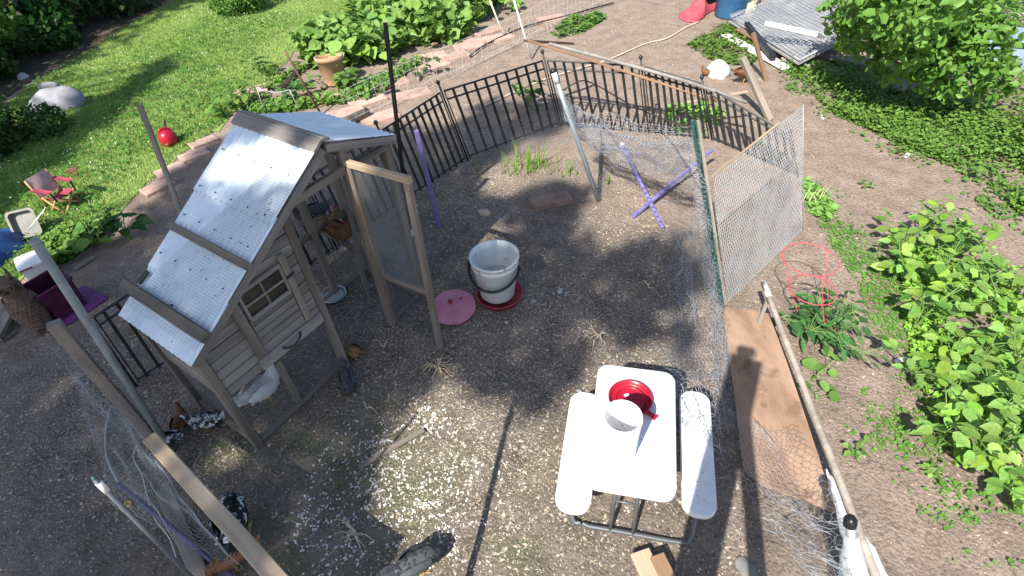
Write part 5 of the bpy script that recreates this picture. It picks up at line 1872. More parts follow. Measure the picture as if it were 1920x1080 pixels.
# owl decoy
ob = G(84, 612)
oh = (T(52, 486, ob).z)
owl = thing('owl_decoy', 'brown plastic great owl decoy standing at the left edge', 'owl decoy', (ob.x, ob.y, 0), math.radians(-62))
prof = [(0.0, 0.0), (.055, 0.0), (.075, .03), (.095, .14), (.115, .28), (.125, .42), (.120, .55), (.105, .64), (.092, .69), (.097, .75), (.104, .82), (.098, .90), (.075, .96), (.04, .99), (0.0, 1.0)]
mb = MB()
vs = []
n = 24
for i, (r, z) in enumerate(prof):
    for j in range(n):
        a = 2 * math.pi * j / n
        fx = r * math.cos(a) * (0.92 if z < 0.68 else 1.0)
        fy = r * math.sin(a)
        if z > 0.68 and math.cos(a) > 0:
            fx *= 0.8                                   # flattened face
        vs.append((fx * 1.45 * oh * 1.0, fy * 1.45 * oh, z * oh * 0.94))
fs = []
for i in range(len(prof) - 1):
    for j in range(n):
        fs.append((i * n + j, i * n + (j + 1) % n, (i + 1) * n + (j + 1) % n, (i + 1) * n + j))
mb.add(vs, fs)
put('body', mb.mesh('body', owl_m, True), owl)
k_ = 1.45 * oh
for sg in (-1, 1):
    mb = MB()
    mb.tube([Vector((0.01 * k_, sg * .052 * k_, .86 * oh)), Vector((0.0, sg * .072 * k_, .95 * oh)), Vector((-.008 * k_, sg * .085 * k_, 1.06 * oh))], [.034 * k_, .020 * k_, .002], 8)
    put('ear_tuft', mb.mesh('ear_tuft', owl_m, True), owl)
    disc = MB()
    ctr = Vector((.076 * k_, sg * .040 * k_, .80 * oh))
    disc.lathe([(.040 * k_, -.008), (.041 * k_, .004), (.030 * k_, .010), (.018 * k_, .004)], 16, closed=True)
    put('face_disc', disc.mesh('face_disc', owl_m, True), owl, WM[owl] @ tf(ctr) @ Matrix.Rotation(math.radians(84), 4, 'Y') @ Matrix.Rotation(0, 4, 'Z'))
    e_ = MB()
    e_.lathe([(0, -.006), (.016 * k_, 0), (.012 * k_, .008), (0, .012)], 14)
    put('eye', e_.mesh('eye', owl_eye, True), owl, WM[owl] @ tf(ctr) @ Matrix.Rotation(math.radians(84), 4, 'Y'))
    wg = MB()
    vs = []
    for i in range(9):
        t_ = i / 8
        hw = .075 * math.sin(math.pi * (0.15 + 0.8 * t_)) * k_
        z = (.62 - .55 * t_) * oh
        rr = float(np.interp(z / (0.94 * oh), [p[1] for p in prof], [p[0] for p in prof])) * k_
        for k in range(5):
            v_ = (k / 4 - 0.5) * 2
            ang = sg * (1.75 + v_ * 0.55)
            vs.append((math.cos(ang) * (rr * 1.0 + .006), math.sin(ang) * (rr + .010), z))
    fs = []
    for i in range(8):
        for k in range(4):
            f_ = (i * 5 + k, i * 5 + k + 1, i * 5 + 6 + k, i * 5 + 5 + k)
            fs.append(f_)
    wg.add(vs, fs)
    put('wing', wg.mesh('wing', owl_m, True), owl)
# rows of feather scales on the breast
mb = MB()
for row in range(9):
    z = (.10 + row * .058) * oh
    rr = float(np.interp(z / (0.94 * oh), [p[1] for p in prof], [p[0] for p in prof])) * k_
    for c_ in range(9):
        a = (c_ - 4 + (row % 2) * 0.5) * 0.26
        p = Vector((math.cos(a) * rr * 0.93, math.sin(a) * rr, z))
        o2 = Vector((math.cos(a), math.sin(a), 0))
        s2 = Vector((-math.sin(a), math.cos(a), 0))
        mb.add([p + s2 * .03 + Vector((0, 0, .025)), p - s2 * .03 + Vector((0, 0, .025)), p - s2 * .022 + o2 * .014 - Vector((0, 0, .006)), p + o2 * .019 - Vector((0, 0, .02)), p + s2 * .022 + o2 * .014 - Vector((0, 0, .006))], [(0, 1, 2, 3, 4)])
put('breast_feathers', mb.mesh('breast_feathers', owl_m), owl)
mb = MB()
mb.tube([Vector((.084 * k_, 0, .785 * oh)), Vector((.094 * k_, 0, .765 * oh)), Vector((.088 * k_, 0, .735 * oh))], [.010, .009, .002], 8)
put('beak', mb.mesh('beak', black_pl, True), owl)
mb = MB()
for sg in (-1, 1):
    for a in (-.3, 0, .3):
        mb.tube([Vector((.07 * k_, sg * .04 * k_, .02)), Vector((.07 * k_ + .05 * math.cos(a), sg * .04 * k_ + .05 * math.sin(a), .008))], [.014, .006], 6)
put('feet', mb.mesh('feet', owl_m, True), owl)
# plum coloured planter on a violet tray
pb = G(128, 580)
yaw = math.radians(58)
planter = thing('plum_planter', 'dark plum square tub behind the owl and the grey pole', 'tub', (pb.x, pb.y, 0.02), yaw)


def tapered(name, w0, w1, h, ma, parent, wall=0.012, M=None):
    mb = MB()
    a, b = w0 / 2, w1 / 2
    ring = lambda r, z: [(-r, -r, z), (r, -r, z), (r, r, z), (-r, r, z)]
    L = [ring(a, 0), ring(b, h), ring(b - wall, h), ring(a - wall, wall)]
    vs = [p for l in L for p in l]
    fs = [(3, 2, 1, 0)]
    for i in range(3):
        for j in range(4):
            fs.append((i * 4 + j, i * 4 + (j + 1) % 4, i * 4 + 4 + (j + 1) % 4, i * 4 + 4 + j))
    fs.append((12, 13, 14, 15))
    mb.add(vs, fs)
    return put(name, mb.mesh(name, ma), parent, M)


tapered('wall', 0.22, 0.26, 0.28, plum, planter)
mb = MB()
for (a, b, c, d) in ((-.14, -.14, .14, -.125), (-.14, .125, .14, .14), (-.14, -.125, -.125, .125), (.125, -.125, .14, .125)):
    mb.box((a, b, .268), (c, d, .29))
put('rim', mb.mesh('rim', plum), planter)
tr = G(137, 577)
tray = thing('violet_tray', 'flat violet tray under the dark plum tub', 'tray', (tr.x, tr.y, 0.002), yaw)
mb = MB()
mb.slab(rrect(0.42, 0.36, 0.03, 4), 0, 0.016, 0.004)
put('plate', mb.mesh('plate', violet), tray)
# white box behind
wb = G(90, 520)
box = thing('white_box', 'white lidded box standing behind the thick grey pole', 'box', (wb.x, wb.y, 0), math.radians(40))
tapered('wall', 0.20, 0.22, 0.20, white_pt, box)
mb = MB()
mb.slab(rrect(0.245, 0.245, 0.02, 3), 0.202, 0.225, 0.008)
put('lid', mb.mesh('lid', white_pl), box)
mb = MB()
mb.box((-0.115, -0.1265, 0.203), (-0.02, -0.1225, 0.216))
put('red_stripe', mb.mesh('red_stripe', red_dull), box)
sp_ = G(22, 560)
tag(board('weathered_plank', G(-20, 640, 0.05), G(30, 545, 0.09), 0.16, 0.04, wood_grey, None), 'weathered plank leaning among the clutter at the left edge', 'plank')
tag(board('weathered_log', G(-10, 612, 0.04), G(20, 568, 0.05), 0.075, 0.07, wood_frame, None, bev=0.02), 'grey split log at the left edge below the blue tarp', 'log')
tag(board('broken_lath', G(30, 620, 0.01), G(4, 640, 0.01), 0.03, 0.012, wood_grey, None), 'short broken lath on the soil left of the owl', 'lath')
tag(board('edge_lath', G(130, 492, 0.012), G(172, 464, 0.012), 0.03, 0.018, wood_grey, None), 'grey lath lying along the lawn edge behind the tub', 'lath')
tag(board('garden_plank', G(140, 505, 0.014), G(176, 482, 0.014), 0.05, 0.022, wood_grey, None), 'short pale plank on the soil right of the plum tub', 'plank')
fb = G(95, 600)
crumple('plastic_film', [(72, 580), (100, 582), (104, 606), (78, 608)], 0.16, film_m, 'crumpled clear plastic film beside the owl decoy', 'plastic film', amp=0.12, seed=5)
crumple('blue_tarp', [(-60, 470), (62, 432), (56, 468), (-60, 540)], 0.16, blue_tarp, 'dark blue tarp bundled on the lawn at the left edge', 'tarp', amp=0.10, seed=2)
# tilted grey tray
gtb = G(66, 438)
trm = Matrix.Rotation(math.radians(20), 3, 'Z') @ Matrix.Rotation(math.radians(58), 3, 'X')
gtray = thing('grey_feed_tray', 'tilted grey plastic tray leaning above the blue tarp', 'tray', (gtb.x, gtb.y, 0.125), rot=trm)
mb = MB()
o1, i1 = rrect(0.24, 0.27, 0.04, 5), rrect(0.20, 0.23, 0.035, 5)
k = len(o1)
vs = [(x, y, 0.06) for x, y in o1] + [(x * .93, y * .93, 0.0) for x, y in i1] + [(x, y, 0.06) for x, y in i1] + [(x * .93, y * .93, 0.012) for x, y in i1]
fs = []
for j in range(k):
    j2 = (j + 1) % k
    fs += [(j, k + j, k + j2, j2), (j, j2, 2 * k + j2, 2 * k + j), (2 * k + j, 2 * k + j2, 3 * k + j2, 3 * k + j)]
fs += [tuple(range(k, 2 * k)), tuple(range(4 * k - 1, 3 * k - 1, -1))]
mb.add(vs, fs)
put('shell', mb.mesh('shell', tan_grey), gtray)
tube_obj('wire_handle', [G(52, 432, 0.18), G(68, 412, 0.36), G(84, 392, 0.42), G(80, 402, 0.32)], 0.005, galv_b, gtray, 6)
# camp chair
ch = G(128, 388)
chh = T(90, 316, G(108, 398)).z
chair = thing('camp_chair', 'maroon folding camp chair with tan legs on the lawn', 'camp chair', (ch.x, ch.y, 0), math.radians(72))
s = chh / 0.86 * 0.84
W2, D2 = 0.26 * s, 0.22 * s
SZ = 0.40 * s
cor = {'fl': (-W2, -D2), 'fr': (W2, -D2), 'bl': (-W2, D2), 'br': (W2, D2)}


def ct(name, pts, r, ma):
    mb = MB()
    mb.tube([Vector(p) for p in pts], r, 6)
    return put(name, mb.mesh(name, ma, True), chair)


for a, b in (('fl', 'fr'), ('fr', 'fl'), ('fl', 'bl'), ('bl', 'fl'), ('fr', 'br'), ('br', 'fr'), ('bl', 'br'), ('br', 'bl')):
    pa, pb_ = cor[a], cor[b]
    ct('leg', [(pa[0], pa[1], 0.0), (pb_[0] * 0.98, pb_[1] * 0.98, SZ)], 0.011, tan_metal)
for k in ('bl', 'br'):
    x, y = cor[k]
    ct('back_tube', [(x, y, SZ - 0.1), (x * 1.05, y + 0.10 * s, 0.86 * s)], 0.011, tan_metal)
for k in ('fl', 'fr'):
    x, y = cor[k]
    ct('arm_post', [(x, y, SZ - 0.02), (x * 1.08, y, 0.60 * s)], 0.010, black_pl)
for sg in (-1, 1):
    mb = MB()
    x = sg * W2 * 1.08
    mb.add([(x - .035, -D2 - .02, .60 * s), (x + .035, -D2 - .02, .60 * s), (x + .035, D2 + .04, .63 * s), (x - .035, D2 + .04, .63 * s), (x, 0, .585 * s)], [(0, 1, 4), (1, 2, 4), (2, 3, 4), (3, 0, 4)])
    put('armrest', mb.mesh('armrest', maroon), chair)


def sling(name, c4, sag, ma, n=8):
    c4 = [Vector(p) for p in c4]
    nn = (c4[1] - c4[0]).cross(c4[3] - c4[0]).normalized()
    vs = []
    for lay in (0, 1):
        for i in range(n + 1):
            for j in range(n + 1):
                u_, v_ = j / n, i / n
                p = lerp(lerp(c4[0], c4[1], u_), lerp(c4[3], c4[2], u_), v_)
                vs.append(p - nn * (sag * math.sin(math.pi * u_) * (0.5 + 0.5 * math.sin(math.pi * v_)) + 0.006 * lay))
    m1 = n + 1
    N = m1 * m1
    fs = []
    for i in range(n):
        for j in range(n):
            a = i * m1 + j
            fs += [(a, a + 1, a + m1 + 1, a + m1), (N + a + m1, N + a + m1 + 1, N + a + 1, N + a)]
    mb = MB()
    mb.add(vs, fs)
    put(name, mb.mesh(name, ma, True), chair)


sling('seat', [(-W2, -D2, SZ), (W2, -D2, SZ), (W2 * 1.0, D2, SZ - .03), (-W2, D2, SZ - .03)], 0.07 * s, maroon)
sling('backrest', [(-W2, D2, SZ), (W2, D2, SZ), (W2 * 1.05, D2 + 0.10 * s, 0.88 * s), (-W2 * 1.05, D2 + 0.10 * s, 0.88 * s)], -0.06 * s, faded)
crumple('red_bag', [(128, 318), (142, 310), (148, 330), (132, 342)], 0.02, maroon, 'maroon cloth lying on the grass behind the camp chair', 'cloth', amp=0.02, seed=7)
# red fuel can
rc = G(321, 270)
CS = 0.66
can = thing('red_fuel_can', 'round red plastic fuel can lying on the lawn', 'fuel can', (rc.x, rc.y, 0), 0.6)
mb = MB()
mb.lathe([(a * CS, b * CS) for a, b in [(0.0, 0.0), (.11, 0.0), (.145, .025), (.158, .09), (.155, .17), (.125, .24), (.075, .275), (.05, .285), (0.0, .29)]], 28)
put('body', mb.mesh('body', red_pl, True), can)
mb = MB()
mb.tube([Vector(p) * CS for p in bez([(-.09, 0, .25), (-.08, 0, .29), (0.0, 0, .315), (.08, 0, .29), (.10, 0, .24)], 16)], .012, 8)
put('handle', mb.mesh('handle', red_pl, True), can)
mb = MB()
mb.tube([Vector((.03, .06, .25)) * CS, Vector((.06, .12, .30)) * CS, Vector((.10, .22, .36)) * CS], [.018, .013, .009], 8)
put('spout', mb.mesh('spout', black_pl, True), can)
# boulders at the lawn's far edge
for px, s_, lb, sd in (((112, 205), (0.36, 0.24, 0.23), 'large pale grey boulder on the lawn near the wood', 3), ((95, 168), (0.15, 0.11, 0.10), 'smaller grey boulder behind the large pale one', 5), ((45, 147), (0.11, 0.08, 0.07), 'small stone at the wood edge', 9)):
    p = G(*px)
    rock('boulder', (p.x, p.y), s_, stone_g, lb, 'boulder', seed=sd)

# ================================================================== garden beyond the run
PV = [(626, 187, 20, 'red paver nearest the terracotta pot, left end of the row'), (648, 213, 22, 'red paver just beyond the roof corner'), (690, 190, 24, 'red paver in the middle of the near row'), (712, 222, 24, 'red paver partly behind the iron fence'), (735, 158, 26, 'red paver behind the tall black post'), (775, 178, 26, 'red paver right of the tall black post'),
      (808, 107, 24, 'red paver at the foot of the squash patch'), (850, 108, 24, 'red paver second along the squash patch'), (812, 125, 24, 'red paver above the dark blue-green plant'), (880, 88, 26, 'red paver third along the squash patch'), (915, 60, 26, 'red paver beside the shorter white stake'), (935, 72, 26, 'red paver right of the shorter white stake'), (1035, 36, 20, 'red paver at the small weed patch'), (900, 78, 26, 'red paver between the squash patch and the wire fence'),
      (470, 172, 20, 'red paver at the lawn corner beyond the roof'), (382, 268, 20, 'red paver along the lawn left of the roof, farthest of the row'), (365, 292, 20, 'dark paver second in the row left of the roof'), (322, 320, 20, 'red paver behind the tall grey stake'), (297, 352, 20, 'red paver nearest of the row left of the roof')]
pvm = MB()
pvm.slab([(-0.2, -0.10), (0.2, -0.10), (0.2, 0.10), (-0.2, 0.10)], 0, 0.05, 0.007)
pvme = pvm.mesh('block', paver_m)
for x, y, a, lb in PV:
    p = G(x, y)
    far = y < 240 and x > 440
    th = thing('red_paver', lb, 'paver', (p.x, p.y, -0.022), math.radians(a + rnd.uniform(-8, 8) + (0 if far else 25)), group='red paving blocks in the garden')
    o = put('block', pvme, th)
    o.rotation_euler = (rnd.uniform(-.05, .05), rnd.uniform(-.05, .05), 0)
    o.scale = (1.2, 1.3, 1) if far else (0.8, 0.95, 1)
pp = G(628, 158)
pth = 0.38
pot = thing('terracotta_pot', 'tilted terracotta pot with a seedling beside the squash patch', 'pot', (pp.x, pp.y, 0.0), rot=Matrix.Rotation(math.radians(-9), 3, 'X'))
mb = MB()
mb.lathe([(0.0, 0.0), (.125, 0.0), (.13, .01), (.178, pth - .06), (.196, pth - .06), (.20, pth), (.176, pth), (.166, pth - .05), (.16, pth - .07)], 32)
put('wall', mb.mesh('wall', terra, True), pot)
mb = MB()
mb.lathe([(.15, pth - .09), (.165, pth - .065)], 24)
put('soil', mb.mesh('soil', soil_m), pot)
plant('potted_seedling', 'small seedling growing inside the terracotta pot', (pp.x, pp.y + 0.02), pth + 0.05, 9, 0.10, 0.12, ['y', 'b'], 41, stems=2)
lg0, lg1 = G(527, 168, 0.03), G(560, 132, 0.22)
tag(tube_obj('charred_log', [lg0, lerp(lg0, lg1, 0.5) + Vector((0.02, 0, 0.0)), lg1], 0.06, mat('charred_wood', (0.012, 0.009, 0.007), (0.04, 0.028, 0.02), rough=0.9, bump=0.5), n=9, r1=0.045), 'blackened log propped on the ground beyond the roof', 'log')
tag(tube_obj('bed_edging_log', [G(640, 232, 0.05), G(690, 210, 0.06)], 0.06, mat('old_log', (0.10, 0.08, 0.065), (0.2, 0.17, 0.14), rough=0.9, bump=0.6, stretch=(.3, 1, 1)), n=9), 'old grey log behind the fence by the roof corner', 'log')
# stakes of the garden
stake('reflector_stake', (602, 214), (534, 95), 0.013, mat('rusty_steel', (0.09, 0.045, 0.03), (0.17, 0.09, 0.06), rough=0.8, bump=0.2), 'thin rusty stake with a pale top beyond the hen house roof', 'stake')
stake('white_garden_stake', (946, 70), (918, 0), 0.011, white_pt, 'shorter white garden stake at the top of the picture', 'stake')
stake('white_garden_stake', (997, 112), (962, -5), 0.012, white_pt, 'taller white garden stake near the fence corner', 'stake')
stake('steel_rod', (562, 210), (543, 168), 0.005, galv, 'right bright rod of the small wire frame', 'rod')
stake('steel_rod', (497, 213), (481, 164), 0.005, galv, 'left bright rod of the small wire frame', 'rod')
fr0, fr1 = T(481, 164, G(497, 213)), T(543, 168, G(562, 210))
tag(tube_obj('frame_wire', bez([fr0, lerp(fr0, fr1, 0.5) + Vector((0, 0, -0.05)), fr1], 12), 0.004, galv), 'bent wire joining the two bright rods', 'wire')
# low wire garden fence
wf0, wf1, wf2 = G(655, 238), G(905, 118), G(1130, 8)
up = Vector((0, 0, 0.45))
for a, b, lb, sd in ((wf0, wf1, 'low wire garden fence before the red pavers, near half', 1), (wf1, wf2, 'low wire garden fence before the red pavers, far half', 2)):
    net('garden_wire_fence', [a + up, b + up, b + Vector((0, 0, .02)), a + Vector((0, 0, .02))], 0.12, 0.0017, galv_b, hexa=False, wob=0.05, wfreq=5, label=lb, cat='wire fence', seed=sd)
hs = [G(x, y, 0.03) for x, y in ((880, 105), (910, 84), (955, 62), (1000, 45), (1060, 30), (1150, 5))]
tag(tube_obj('soaker_hose', bez(hs, 24), 0.013, black_pl), 'black soaker hose along the far wire fence', 'hose')
rope = [G(x, y, 0.012) for x, y in ((905, 200), (1005, 155), (1080, 130), (1140, 112), (1210, 82), (1250, 72), (1285, 52), (1312, 40))]
tag(tube_obj('pale_rope', bez(rope, 40), 0.011, mat('pale_rope', (0.5, 0.38, 0.31), (0.62, 0.5, 0.42), rough=0.9, bump=0.1)), 'pale rope stretched over the bare dirt beyond the fence', 'rope')
# long sticks and grey tube on the fence corner
def tri(px, z):
    return G(px[0], px[1], z)


l0, l1 = T4 + Vector((-0.15, 0.1, 0.10)), lerp(F6, T6, 0.86) + Vector((0.05, -0.08, 0))
l0 = closest(CC, ray(988, 75), F4, Vector((0, 0, 1)))
l0 = T(988, 75, F4)
l1 = T(1345, 190, G(1352, 262))
th = thing('long_brown_lath', 'long thin brown lath lying along the top of the corner fence', 'lath', l1)
board('strip', l0, l1, 0.026, 0.016, wood_brown, th, (0, -0.6, 1))
m0, m1 = T(1030, 82, F4), T(1400, 192, G(1400, 275))
th = thing('grey_plastic_tube', 'long grey plastic tube resting on the right fence panels', 'tube', m1)
tube_obj('tube_skin', bez([m0, lerp(m0, m1, 0.35) + Vector((0, 0, .02)), lerp(m0, m1, 0.7) + Vector((0, 0, 0.03)), m1], 24), 0.020, mat('grey_sleeve', (0.17, 0.155, 0.14), (0.27, 0.25, 0.225), rough=0.6, bump=0.4), th, 8)
n0, n1 = T(1288, 192, F6), T(1402, 172, G(1410, 250))
tag(board('pale_branch', n0, n1, 0.026, 0.022, wood_light, None), 'short pale branch crossing the end of the brown lath', 'branch')
b0_, b1_ = T(985, 78, F4), T(1074, 82, G(1080, 200))
tag(board('rusty_comb', b0_ + Vector((0, 0, .01)), b1_, 0.045, 0.02, mat('rusty_iron', (0.05, 0.025, 0.018), (0.12, 0.06, 0.04), rough=0.9, bump=0.4), None), 'rusty dark bar on top of the fence corner', 'bar')
stake('slanted_grey_stake', (1443, 224), (1392, 108), 0.032, wood_grey, 'blurred grey stake standing behind the right fence panel', 'stake', square=True)
# white bag, cloth, barrel, board pile
wbp = G(1344, 140)
rock('white_bag', (wbp.x, wbp.y), (0.17, 0.15, 0.17), mat('white_bag', (0.72, 0.72, 0.72), (0.84, 0.84, 0.84), scale=5, rough=0.6, bump=0.5, bscale=12, spots=(9, 0.64, (0.12, 0.11, 0.11))), 'round white bag with dark flecks beyond the fence', 'bag', seed=6)
crumple('red_cloth', [(1270, 30), (1325, 5), (1345, 15), (1300, 45)], 0.22, cloth_red, 'crumpled red cloth on the bare dirt near the blue barrel', 'cloth', amp=0.12, seed=3)
bbp = G(1372, 28)
barrel = thing('blue_barrel', 'blue plastic barrel at the top edge of the picture', 'barrel', (bbp.x, bbp.y, 0))
mb = MB()
mb.lathe([(0.0, 0.0), (.26, 0.0), (.28, .02), (.29, .3), (.30, .31), (.29, .32), (.295, .6), (.305, .61), (.295, .62), (.285, .88), (.25, .92), (0.0, .92)], 36)
put('shell', mb.mesh('shell', blue_bar, True), barrel)
mb = MB()
mb.lathe([(.24, .92), (.26, .935), (.24, .945), (0, .945)], 30)
put('lid', mb.mesh('lid', black_pl, True), barrel)
stb = G(1330, 2)
tag(board('black_crate', G(1312, 8, 0.12), G(1332, 0, 0.12), 0.22, 0.22, black_pl, None, bev=0.02), 'black crate beside the red cloth at the top edge', 'crate')
tag(board('tan_sack', G(1395, 20, 0.13), G(1412, -12, 0.13), 0.3, 0.24, mat('tan_sack', (0.5, 0.42, 0.27), (0.62, 0.54, 0.36), rough=0.9, bump=0.4), None, bev=0.09, jit=0.02), 'tan sack lying right of the blue barrel', 'sack')
# pile of boards under a pale mesh sheet
tag(board('white_board', G(1360, 66, 0.03), G(1475, 128, 0.03), 0.14, 0.03, white_pt, None), 'white painted board at the left edge of the pile', 'board')
tag(board('brown_board', G(1385, 55, 0.07), G(1490, 112, 0.07), 0.10, 0.03, wood_brown, None), 'brown board lying beside the white painted one', 'board')
tag(board('black_beam', G(1400, 45, 0.16), G(1450, 108, 0.10), 0.07, 0.07, black_pl, None), 'black beam poking out from under the mesh sheet', 'beam')
tag(board('pile_board', G(1470, 108, 0.05), G(1700, 170, 0.05), 0.16, 0.04, wood_grey, None), 'grey board in the shade under the young tree', 'board')
tag(board('wide_plank_sheet', G(1500, 92, 0.09), G(1690, 128, 0.09), 0.30, 0.03, wood_coop, None), 'wide grey plank sheet lying in the shade of the young tree', 'plank')
tag(board('white_tube', G(1436, 44, 0.42), G(1545, 68, 0.42), 0.06, 0.06, white_pt, None, bev=0.02), 'white square tube lying on the mesh sheet', 'tube')
shc = [G(1368, 33, 0.12), G(1500, -25, 0.45), G(1640, 40, 0.5), G(1500, 112, 0.18)]
sh = thing('mesh_sheet', 'large pale wire mesh sheet thrown over the pile of boards', 'mesh sheet', (shc[3].x, shc[3].y, 0.0))
net('wire_mesh', shc, 0.055, 0.0055, galv, sh, hexa=False, wob=0.03, wfreq=3)
for k in range(4):
    tube_obj('edge_wire', [shc[k], shc[(k + 1) % 4]], 0.008, galv, sh, 6)
und = mat('grey_board_sheet', (0.22, 0.21, 0.195), (0.36, 0.35, 0.32), scale=3, rough=0.9, bump=0.2)
c4 = [p - Vector((0, 0, 0.05)) for p in shc]
mb = MB()
o_ = Vector((c4[3].x, c4[3].y, 0))
mb.add([p - o_ for p in c4] + [p - o_ - Vector((0, 0, .02)) for p in c4], [(3, 2, 1, 0), (4, 5, 6, 7), (0, 1, 5, 4), (1, 2, 6, 5), (2, 3, 7, 6), (3, 0, 4, 7)])
tag(put('grey_sheet', mb.mesh('grey_sheet', und), None, tf(o_)), 'large grey sheet of board lying under the pale mesh', 'sheet')
for k, t_ in enumerate((0.15, 0.85)):
    p = lerp(c4[1], c4[2], t_)
    tag(board('support_block', (p.x - .05, p.y, 0), (p.x - .05, p.y, p.z - .03), 0.14, 0.12, wood_frame, None, (1, 0, 0)), ('block under the far end of the grey sheet', 'block under the tree-side corner of the grey sheet')[k], 'block')
stake('brown_prop', (1437, 152), (1412, 62), 0.022, wood_brown, 'brown stick leaning against the mesh sheet', 'stick', square=True)
bgp = G(1880, 118)
bgt = thing('blue_grey_bin', 'blue-grey plastic bin half hidden by leaves at the right edge', 'bin', (bgp.x, bgp.y, 0), math.radians(-32))
mb = MB()
mb.slab(rrect(1.1, 0.5, 0.06, 4), 0, 0.30, 0.03)
put('wall', mb.mesh('wall', blue_grey), bgt)
mb = MB()
mb.slab(rrect(1.18, 0.58, 0.06, 4), 0.302, 0.36, 0.03)
put('lid', mb.mesh('lid', blue_grey), bgt)
rust_b = G(1410, 150)
for px, lb, sd in (((1405, 128), 'pale stone beside the rust red hen', 11), ((1542, 220), 'white elongated stone on the path', 13), ((1700, 292), 'pale stone lying along the path', 15), ((1690, 676), 'white curled scrap on the bare soil by the weeds', 17)):
    p = G(*px)
    rock('path_stone', (p.x, p.y), (0.06, 0.022, 0.02), white_pt, lb, seed=sd, n=2)
gravel_m = mat('pale_gravel', (0.36, 0.33, 0.29), (0.5, 0.46, 0.41), scale=14, rough=0.95, bump=0.5)
tag(sheet('gravel_patch', gpoly([(1870, 60), (1900, -20), (2000, -20), (1960, 60), (1900, 95)]), gravel_m, 0.008, 0.1), kind='structure')

# ================================================================== trees
def limb_tree(name, label, base, h, r, trunk_m, crown, leafm, group=None, limbs=6, seed=1, lean=(0, 0), limb_to=None):
    """tapered trunk with limbs; crown is (V, F) of leaves in world space"""
    r_ = random.Random(seed)
    th = thing(name, label, 'tree', (base[0], base[1], 0), group=group)
    mb = MB()
    top = Vector((lean[0], lean[1], h))
    tr_ = [Vector((0, 0, -0.05)), Vector((lean[0] * .15 + r_.uniform(-.05, .05), lean[1] * .15, h * .3)), Vector((lean[0] * .5, lean[1] * .5 + r_.uniform(-.08, .08), h * .65)), top]
    mb.tube([Vector((0, 0, -0.05))] + bez(tr_, 12)[1:], [r * 1.35] + [r * (1 - 0.75 * k / 12) for k in range(1, 13)], 9)
    put('trunk', mb.mesh('trunk', trunk_m, True), th)
    for k in range(limbs):
        t_ = 0.35 + 0.6 * k / limbs
        p0 = lerp(tr_[1], top, (t_ - .3) / .7)
        if limb_to:
            e = Vector(limb_to[k % len(limb_to)]) - Vector((base[0], base[1], 0))
        else:
            a = r_.uniform(0, 6.28)
            e = p0 + Vector((math.cos(a), math.sin(a), r_.uniform(.2, .8))) * h * .25
        md = lerp(p0, e, .5) + Vector((0, 0, .12 * (e - p0).length))
        mb = MB()
        mb.tube(bez([p0, md, e], 8), r * .42, 6, r1=r * .08)
        put('limb', mb.mesh('limb', trunk_m, True), th)
    V, F = crown
    me = np_mesh('crown', V - np.array([base[0], base[1], 0]), F, leafm)
    o = put('crown', me, th)
    return th


def blob_leaves(blobs, n, size, up=0.35, six=False):
    """leaves gathered on the skins of several uneven clumps"""
    P = []
    tot = sum(b[1] ** 2 for b in blobs)
    for c, r in blobs:
        k = int(n * r * r / tot)
        d = rng.normal(size=(k, 3))
        d /= np.linalg.norm(d, axis=1)[:, None]
        rr = r * rng.uniform(0.35, 1.08, k) ** 0.6
        P.append(np.array(c) + d * rr[:, None] * np.array([1, 1, 0.8]))
    P = np.concatenate(P)
    P[:, 2] = np.maximum(P[:, 2], 0.05)
    return leaf_cloud(P, size * rng.uniform(0.7, 1.3, len(P)), up=up, asp=0.7, six=six)


# young tree over the board pile
yb = G(1748, 188)
bl_ = []
for (px, z, r) in (((1640, 60), 0.9, .42), ((1700, 40), 1.2, .5), ((1770, 60), 1.1, .5), ((1820, 20), 1.3, .45), ((1600, 20), 1.1, .38), ((1690, 110), 0.7, .36), ((1790, 130), 0.7, .42), ((1840, 90), 1.0, .36), ((1740, -20), 1.7, .6), ((1650, -10), 1.5, .45), ((1730, 90), 1.0, .4), ((1600, 75), 0.6, .25), ((1855, 150), .5, .3)):
    z *= 0.85
    r *= 0.92
    c = G(*px, z)
    bl_.append(((c.x, c.y, z), r))
limb_tree('young_tree', 'bright green young tree growing over the board pile at upper right', (yb.x, yb.y), 1.4, 0.055, bark, blob_leaves(bl_, 4300, 0.088, 0.3, True), leafmat('young_tree_leaf', (0.09, 0.215, 0.03), (0.19, 0.36, 0.07), scale=1.6, rand=0), limbs=9, seed=3, limb_to=[b[0] for b in bl_])
# shrub and undergrowth of the wood
for px, r, lb, sd, lm in (((28, 275), .52, 'rounded green shrub left of the boulder on the lawn', 1, lf_tree), ((450, 22), .6, 'bushy green shrub at the top edge of the lawn', 2, lf_mid)):
    c = G(*px)
    bl_ = [((c.x + rnd.uniform(-.6, .6) * r, c.y + rnd.uniform(-.6, .6) * r, rnd.uniform(.25, .8) * r), r * rnd.uniform(.4, .65)) for _ in range(7)]
    limb_tree('shrub', lb, (c.x, c.y), r * .8, .03, bark, blob_leaves(bl_, 2200, .07, .4), lm, limbs=6, seed=sd, limb_to=[b[0] for b in bl_])['category'] = 'shrub'
edge = [(-150, 255), (-90, 215), (-30, 190), (25, 150), (70, 120), (120, 92), (165, 62), (215, 38), (265, 8), (310, -25)]
unl = ['dark undergrowth bush cut off by the left frame edge, lowest', 'dark undergrowth bush just outside the left frame edge', 'dark undergrowth bush at the left edge of the wood', 'dark bush in front of the pale trunk', 'dark bush right of the pale trunk', 'dark bush at the middle of the wood edge', 'dark bush above the shaded strip of lawn', 'dark bush in the upper part of the wood edge', 'dark bush near the top frame edge', 'dark bush at the top where lawn and wood meet']
